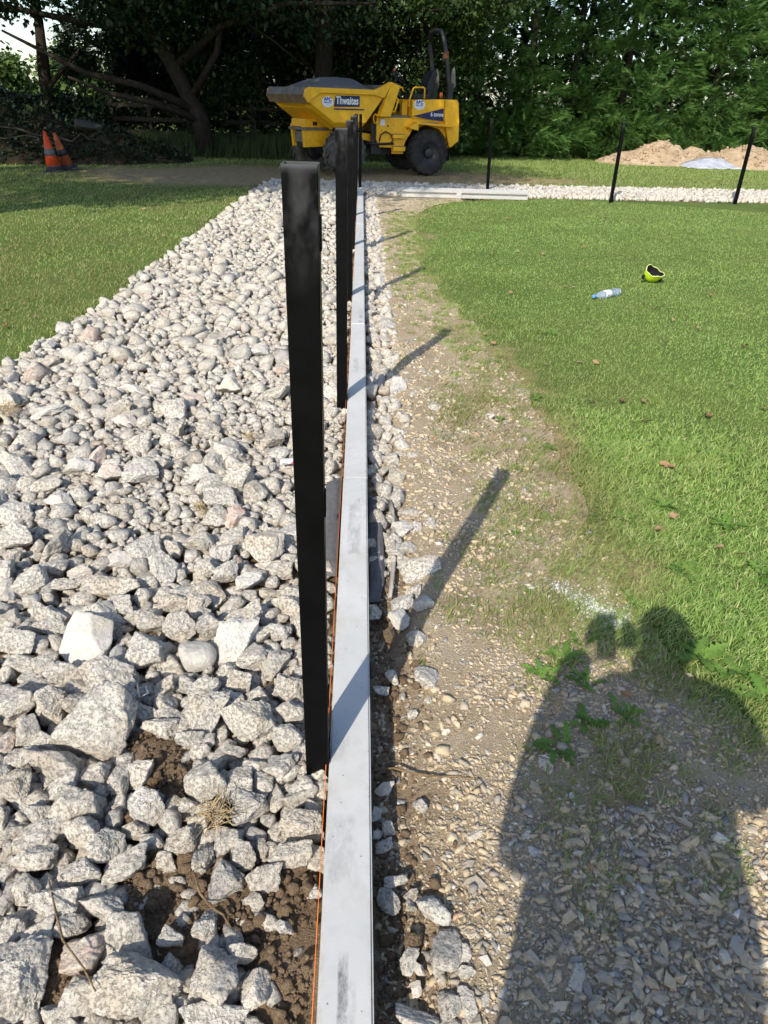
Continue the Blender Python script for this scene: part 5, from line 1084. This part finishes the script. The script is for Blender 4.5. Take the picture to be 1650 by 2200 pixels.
broadleaf(-.6, 25.4, [(0, 0, 0), (.1, 0, 2), (.3, 0, 6)], [.28, .22, .08], [([(.1, 0, 1.6), (1.2, -.5, 3), (2.2, -.9, 4)], [.10, .07, .03]), ([(0, 0, 1.4), (-1.2, -.4, 2.6), (-2.0, -.7, 3.6)], [.10, .07, .03])],
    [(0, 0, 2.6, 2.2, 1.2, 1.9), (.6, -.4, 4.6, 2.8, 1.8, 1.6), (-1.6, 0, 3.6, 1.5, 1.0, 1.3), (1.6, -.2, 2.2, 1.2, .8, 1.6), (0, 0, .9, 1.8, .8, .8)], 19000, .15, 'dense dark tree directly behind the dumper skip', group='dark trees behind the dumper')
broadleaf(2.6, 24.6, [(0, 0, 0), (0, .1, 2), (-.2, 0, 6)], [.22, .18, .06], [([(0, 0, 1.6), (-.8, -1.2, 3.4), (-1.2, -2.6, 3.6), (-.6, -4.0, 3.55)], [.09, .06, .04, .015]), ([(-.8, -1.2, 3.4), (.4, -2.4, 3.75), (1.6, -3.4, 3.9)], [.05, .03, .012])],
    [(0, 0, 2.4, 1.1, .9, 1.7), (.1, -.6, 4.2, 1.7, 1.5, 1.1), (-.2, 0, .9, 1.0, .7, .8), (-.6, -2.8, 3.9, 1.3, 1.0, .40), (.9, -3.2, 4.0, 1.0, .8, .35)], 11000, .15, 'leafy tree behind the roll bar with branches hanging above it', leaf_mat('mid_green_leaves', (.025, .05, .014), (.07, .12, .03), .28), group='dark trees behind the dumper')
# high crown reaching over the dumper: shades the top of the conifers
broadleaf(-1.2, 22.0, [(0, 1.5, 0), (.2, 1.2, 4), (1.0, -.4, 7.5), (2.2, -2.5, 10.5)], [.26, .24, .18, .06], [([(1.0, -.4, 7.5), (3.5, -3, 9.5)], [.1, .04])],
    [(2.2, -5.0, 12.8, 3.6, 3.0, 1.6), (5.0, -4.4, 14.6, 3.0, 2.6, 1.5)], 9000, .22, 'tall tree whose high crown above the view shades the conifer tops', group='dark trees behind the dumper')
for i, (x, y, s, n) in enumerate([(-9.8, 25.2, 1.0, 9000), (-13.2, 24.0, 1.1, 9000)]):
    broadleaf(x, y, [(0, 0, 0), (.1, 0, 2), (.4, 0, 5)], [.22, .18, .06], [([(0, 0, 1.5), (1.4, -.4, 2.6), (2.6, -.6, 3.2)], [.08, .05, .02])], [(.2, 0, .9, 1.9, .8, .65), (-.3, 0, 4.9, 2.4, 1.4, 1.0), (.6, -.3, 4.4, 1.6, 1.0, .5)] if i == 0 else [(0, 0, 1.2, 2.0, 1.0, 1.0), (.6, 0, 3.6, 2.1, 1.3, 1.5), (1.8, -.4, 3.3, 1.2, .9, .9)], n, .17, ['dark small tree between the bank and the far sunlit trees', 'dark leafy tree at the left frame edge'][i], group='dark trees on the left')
# sunlit trees far behind, seen through the gap
for i, (x, y, s) in enumerate([(-20.5, 46, 1.0), (-17.0, 47, 1.12), (-13.8, 48, .96), (-10.6, 48, 1.05), (-7.4, 49, 1.0), (-24, 46, 1.1)]):
    broadleaf(x, y, [(0, 0, 0), (.1, 0, 1.6), (.1, 0, 3)], [.2, .15, .04], [], [(0, 0, 1.7 * s, 2.0, 1.4, 1.6 * s), (.6, 0, 2.6 * s, 1.0, .9, .75 * s)], 3600, .32, 'far sunlit tree seen through the gap under the branches, ' + ['second from left', 'third from left, the tallest', 'fourth from left', 'fifth from left', 'rightmost behind the fence', 'leftmost'][i], MAT_FARLEAF, 'sunlit trees beyond the fence')
MAT_POLE = plain('grey_pole', (.3, .3, .3), .6, .3)
tag(tube('grey_pole', [(-12.0, 42, 0), (-12.15, 42, 2.45)], .05, MAT_POLE), 'slim grey pole before the far sunlit trees', 'pole')
# hedge along the boundary
def hedge(name, x0, x1, y0, dy, z0, z1, n, leaf, mat, label):
    x = rng.uniform(x0, x1, n); y = y0 + dy * (x - x0) / (x1 - x0) + rng.normal(0, .38, n); top = z1 * (.8 + .35 * fnoise(x, y * 0, .9, 6)); z = z0 + (top - z0) * rng.random(n) ** .8
    return tag(instances(name, *LEAFQ, np.stack([x, y, z], 1), rng.normal(size=(n, 3)) + np.array([0, -.3, -.2]), leaf * rng.uniform(.6, 1.3, n), rng.uniform(-.8, .8, n), mat, None, rng.random(n)), label, 'hedge')
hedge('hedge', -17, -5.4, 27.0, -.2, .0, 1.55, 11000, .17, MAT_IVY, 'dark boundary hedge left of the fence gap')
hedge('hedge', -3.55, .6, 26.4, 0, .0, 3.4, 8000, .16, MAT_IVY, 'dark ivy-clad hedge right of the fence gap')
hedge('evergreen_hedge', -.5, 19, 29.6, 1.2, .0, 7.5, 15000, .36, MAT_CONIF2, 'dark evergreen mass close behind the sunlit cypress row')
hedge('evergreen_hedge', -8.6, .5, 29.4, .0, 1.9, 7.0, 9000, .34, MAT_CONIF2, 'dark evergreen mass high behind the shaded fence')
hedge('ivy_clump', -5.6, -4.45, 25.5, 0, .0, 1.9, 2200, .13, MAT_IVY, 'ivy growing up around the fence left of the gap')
x = rng.uniform(-13, -4.6, 11000); y = rng.uniform(18.4, 22.5, 11000); z = np.array([float(bankz(a, b)) for a, b in zip(x, y)]); k = z > .05
tag(instances('ground_ivy', *LEAFQ, np.stack([x, y, z + .03], 1)[k], (rng.normal(size=(len(x), 3)) + np.array([0, -.2, .2]))[k], .12 * rng.uniform(.5, 1.3, k.sum()), rng.uniform(-.6, .6, k.sum()), MAT_IVY, None, rng.random(k.sum())), 'ivy and leaf litter covering the shaded bank', 'ivy', kind='stuff')
for i, (p, q) in enumerate([((-9.6, 19.0, .62), (-7.6, 19.2, .55)), ((-8.9, 19.2, .80), (-7.0, 19.6, .48)), ((-10.0, 18.9, .5), (-8.8, 18.8, .85)), ((-7.4, 19.3, .60), (-6.4, 19.6, .58))]):
    mids = [tuple(a + (b - a) * f + random.uniform(-.10, .10) for a, b in zip(p, q)) for f in (.25, .5, .75)]; tag(tube('dead_branch', [p] + mids + [q], [.022, .019, .016, .012, .006], MAT_RAIL, n=6), 'thin dead branch lying on the bank, ' + ['long and level above the cones', 'sloping down to the right behind the cones', 'rising at the far left', 'short pale one right of the cones'][i], 'branch', 'dead branches on the bank')
# post-and-rail fence in the shade
fe = empty('rail_fence', (-4.5, 26.0, 0)); tag(fe, 'dark weathered post and rail fence in the shade behind the dumper', 'fence')
for z in (.42, .80, 1.18): 
    for x0, x1 in ((-3.6, -1.15), (-1.15, .55), (.55, 2.6)): box('rail', x0, x1 - .006, -.025, .025, z + random.uniform(-.02, .02), z + .11, MAT_RAIL, fe, .008)
for x0 in (-3.6, -2.4, -1.15, .55, .92, 2.6): box('fence_stake', x0 - .055, x0 + .055, .026, .13, -.1, 1.38, MAT_RAIL, fe, .01)
tag(tube('leaning_stick', [(-3.35, 25.4, 0), (-3.42, 25.5, .8), (-3.5, 25.6, 1.25)], [.022, .02, .016], MAT_RAIL, n=6), 'thin stick standing before the fence right of the gap', 'stick')

# ------------------------------------------------------------------ the person taking the picture (behind the camera; throws the shadow)
MAT_CLOTH = plain('dark_work_jacket', (.05, .055, .06), .9, .15); MAT_SKIN = plain('skin', (.5, .32, .24), .6, .3, var=.08); MAT_HAIR = plain('dark_hair', (.03, .022, .016), .8, .2); MAT_BOOT = plain('work_boots', (.10, .07, .045), .8, .2)
def skinned(name, verts, edges, mat, parent, root=0, sub=2):
    me = bpy.data.meshes.new(name); me.from_pydata([v[:3] for v in verts], edges, []); o = bpy.data.objects.new(name, me); link(o, parent)
    me.materials.append(mat); sk_ = o.modifiers.new('skin', 'SKIN')
    for i, v in enumerate(verts):
        rr = v[3] if hasattr(v[3], '__len__') else (v[3], v[3]); me.skin_vertices[0].data[i].radius = rr; me.skin_vertices[0].data[i].use_root = i == root
    sk_.use_smooth_shade = True; s_ = o.modifiers.new('sub', 'SUBSURF'); s_.levels = sub; s_.render_levels = sub; return o
PX, PYY = .145, -.31
pe = empty('person', (PX, PYY, 0)); tag(pe, 'person in dark jacket behind the camera, holding up a phone with both hands', 'person')
Ph = np.array([CX - PX, -.02 - PYY, CZ])            # phone, in the person's frame
V = [(-.03, 0, .98, (.265, .18)), (-.03, 0, 1.12, (.265, .17)), (-.01, 0, 1.28, (.245, .16)), (0, 0, 1.42, (.20, .13)), (0, .0, 1.52, .075), (0, .02, 1.60, .065),
     (-.20, 0, 1.44, .10), (-.27, .02, 1.22, .085), (-.30, .05, 1.03, .075), (-.26, .16, 1.26, .065), (-.18, .255, 1.49, .05),
     (.20, 0, 1.44, .10), (.29, .02, 1.28, .085), (.30, .05, 1.17, .075), (.16, .16, 1.36, .075), (-.02, .20, 1.52, .068),
     (-.13, 0, .86, .165), (-.14, .02, .50, .11), (-.13, -.02, .12, .06), (.13, 0, .86, .165), (.14, .02, .50, .11), (.13, -.02, .12, .06), (-.135, .12, .05, .05), (.135, .12, .05, .05)]
Ed = [(0, 1), (1, 2), (2, 3), (3, 4), (4, 5), (3, 6), (6, 7), (7, 8), (8, 9), (9, 10), (3, 11), (11, 12), (12, 13), (13, 14), (14, 15), (0, 16), (16, 17), (17, 18), (0, 19), (19, 20), (20, 21), (18, 22), (21, 23)]
skinned('body', V, Ed, MAT_CLOTH, pe)
P, F = stone_shape(5, 4, 40, 5, .01); hd_ = bpy.data.objects.new('head', shared('head', P, F, MAT_SKIN)); hd_.scale = (.078, .10, .118); hd_.location = (0, .035, 1.695); hd_.rotation_euler = (-.25, 0, .1); link(hd_, pe)
hr = bpy.data.objects.new('hair', shared('hair', *stone_shape(6, 4, 40, 5, .03), MAT_HAIR)); hr.scale = (.10, .11, .095); hr.location = (0, .015, 1.745); link(hr, pe)
skinned('nose', [(0, .125, 1.70, .012), (0, .145, 1.675, .014), (0, .13, 1.665, .010)], [(0, 1), (1, 2)], MAT_SKIN, pe, 0, 1)
for s in (-1, 1):
    skinned('ear', [(s * .078, .02, 1.71, .012), (s * .086, .01, 1.69, .014), (s * .08, .02, 1.665, .010)], [(0, 1), (1, 2)], MAT_SKIN, pe, 0, 1)
    bx = Ph[0] + (.105 if s > 0 else -.03); hv = [(bx - (-s) * .012 * 0, Ph[1] - .03, Ph[2] - .085, .040 if s > 0 else .032), (bx, Ph[1] - (.09 if s > 0 else .022), Ph[2] - .045, .062 if s > 0 else .034)]
    he = [(0, 1)]
    for k in range(4):
        z = Ph[2] - .012 - .022 * k; i = len(hv); hv += [(bx + s * .004, Ph[1] - .016, z, .009), (bx - s * .004, Ph[1] - .006, z + .004, .0085), (bx - s * .022, Ph[1] - .004, z + .006, .0075)]; he += [(1, i), (i, i + 1), (i + 1, i + 2)]
    i = len(hv); hv += [(bx - s * .012, Ph[1] - .036, Ph[2] - .03, .010), (bx - s * .034, Ph[1] - .036, Ph[2] - .012, .008)]; he += [(0, i), (i, i + 1)]
    skinned('hand', hv, he, MAT_SKIN, pe, 1, 1)
    sh = stone_shape(7, 3, 30, 6, .0); b_o = bpy.data.objects.new('boot', shared('boot', *sh, MAT_BOOT)); b_o.scale = (.055, .145, .06); b_o.location = (s * .135, .06, .058); link(b_o, pe)
ph = box('phone', -.016, .058, -.145, .014, -.0045, .0045, plain('phone_black', (.02, .02, .022), .3, .5), None, .003); ph.matrix_world = Matrix.Translation((CX, -.02, CZ + .005)) @ cam.matrix_world.to_3x3().to_4x4(); tag(ph, 'black phone held up by the person behind the camera', 'phone')
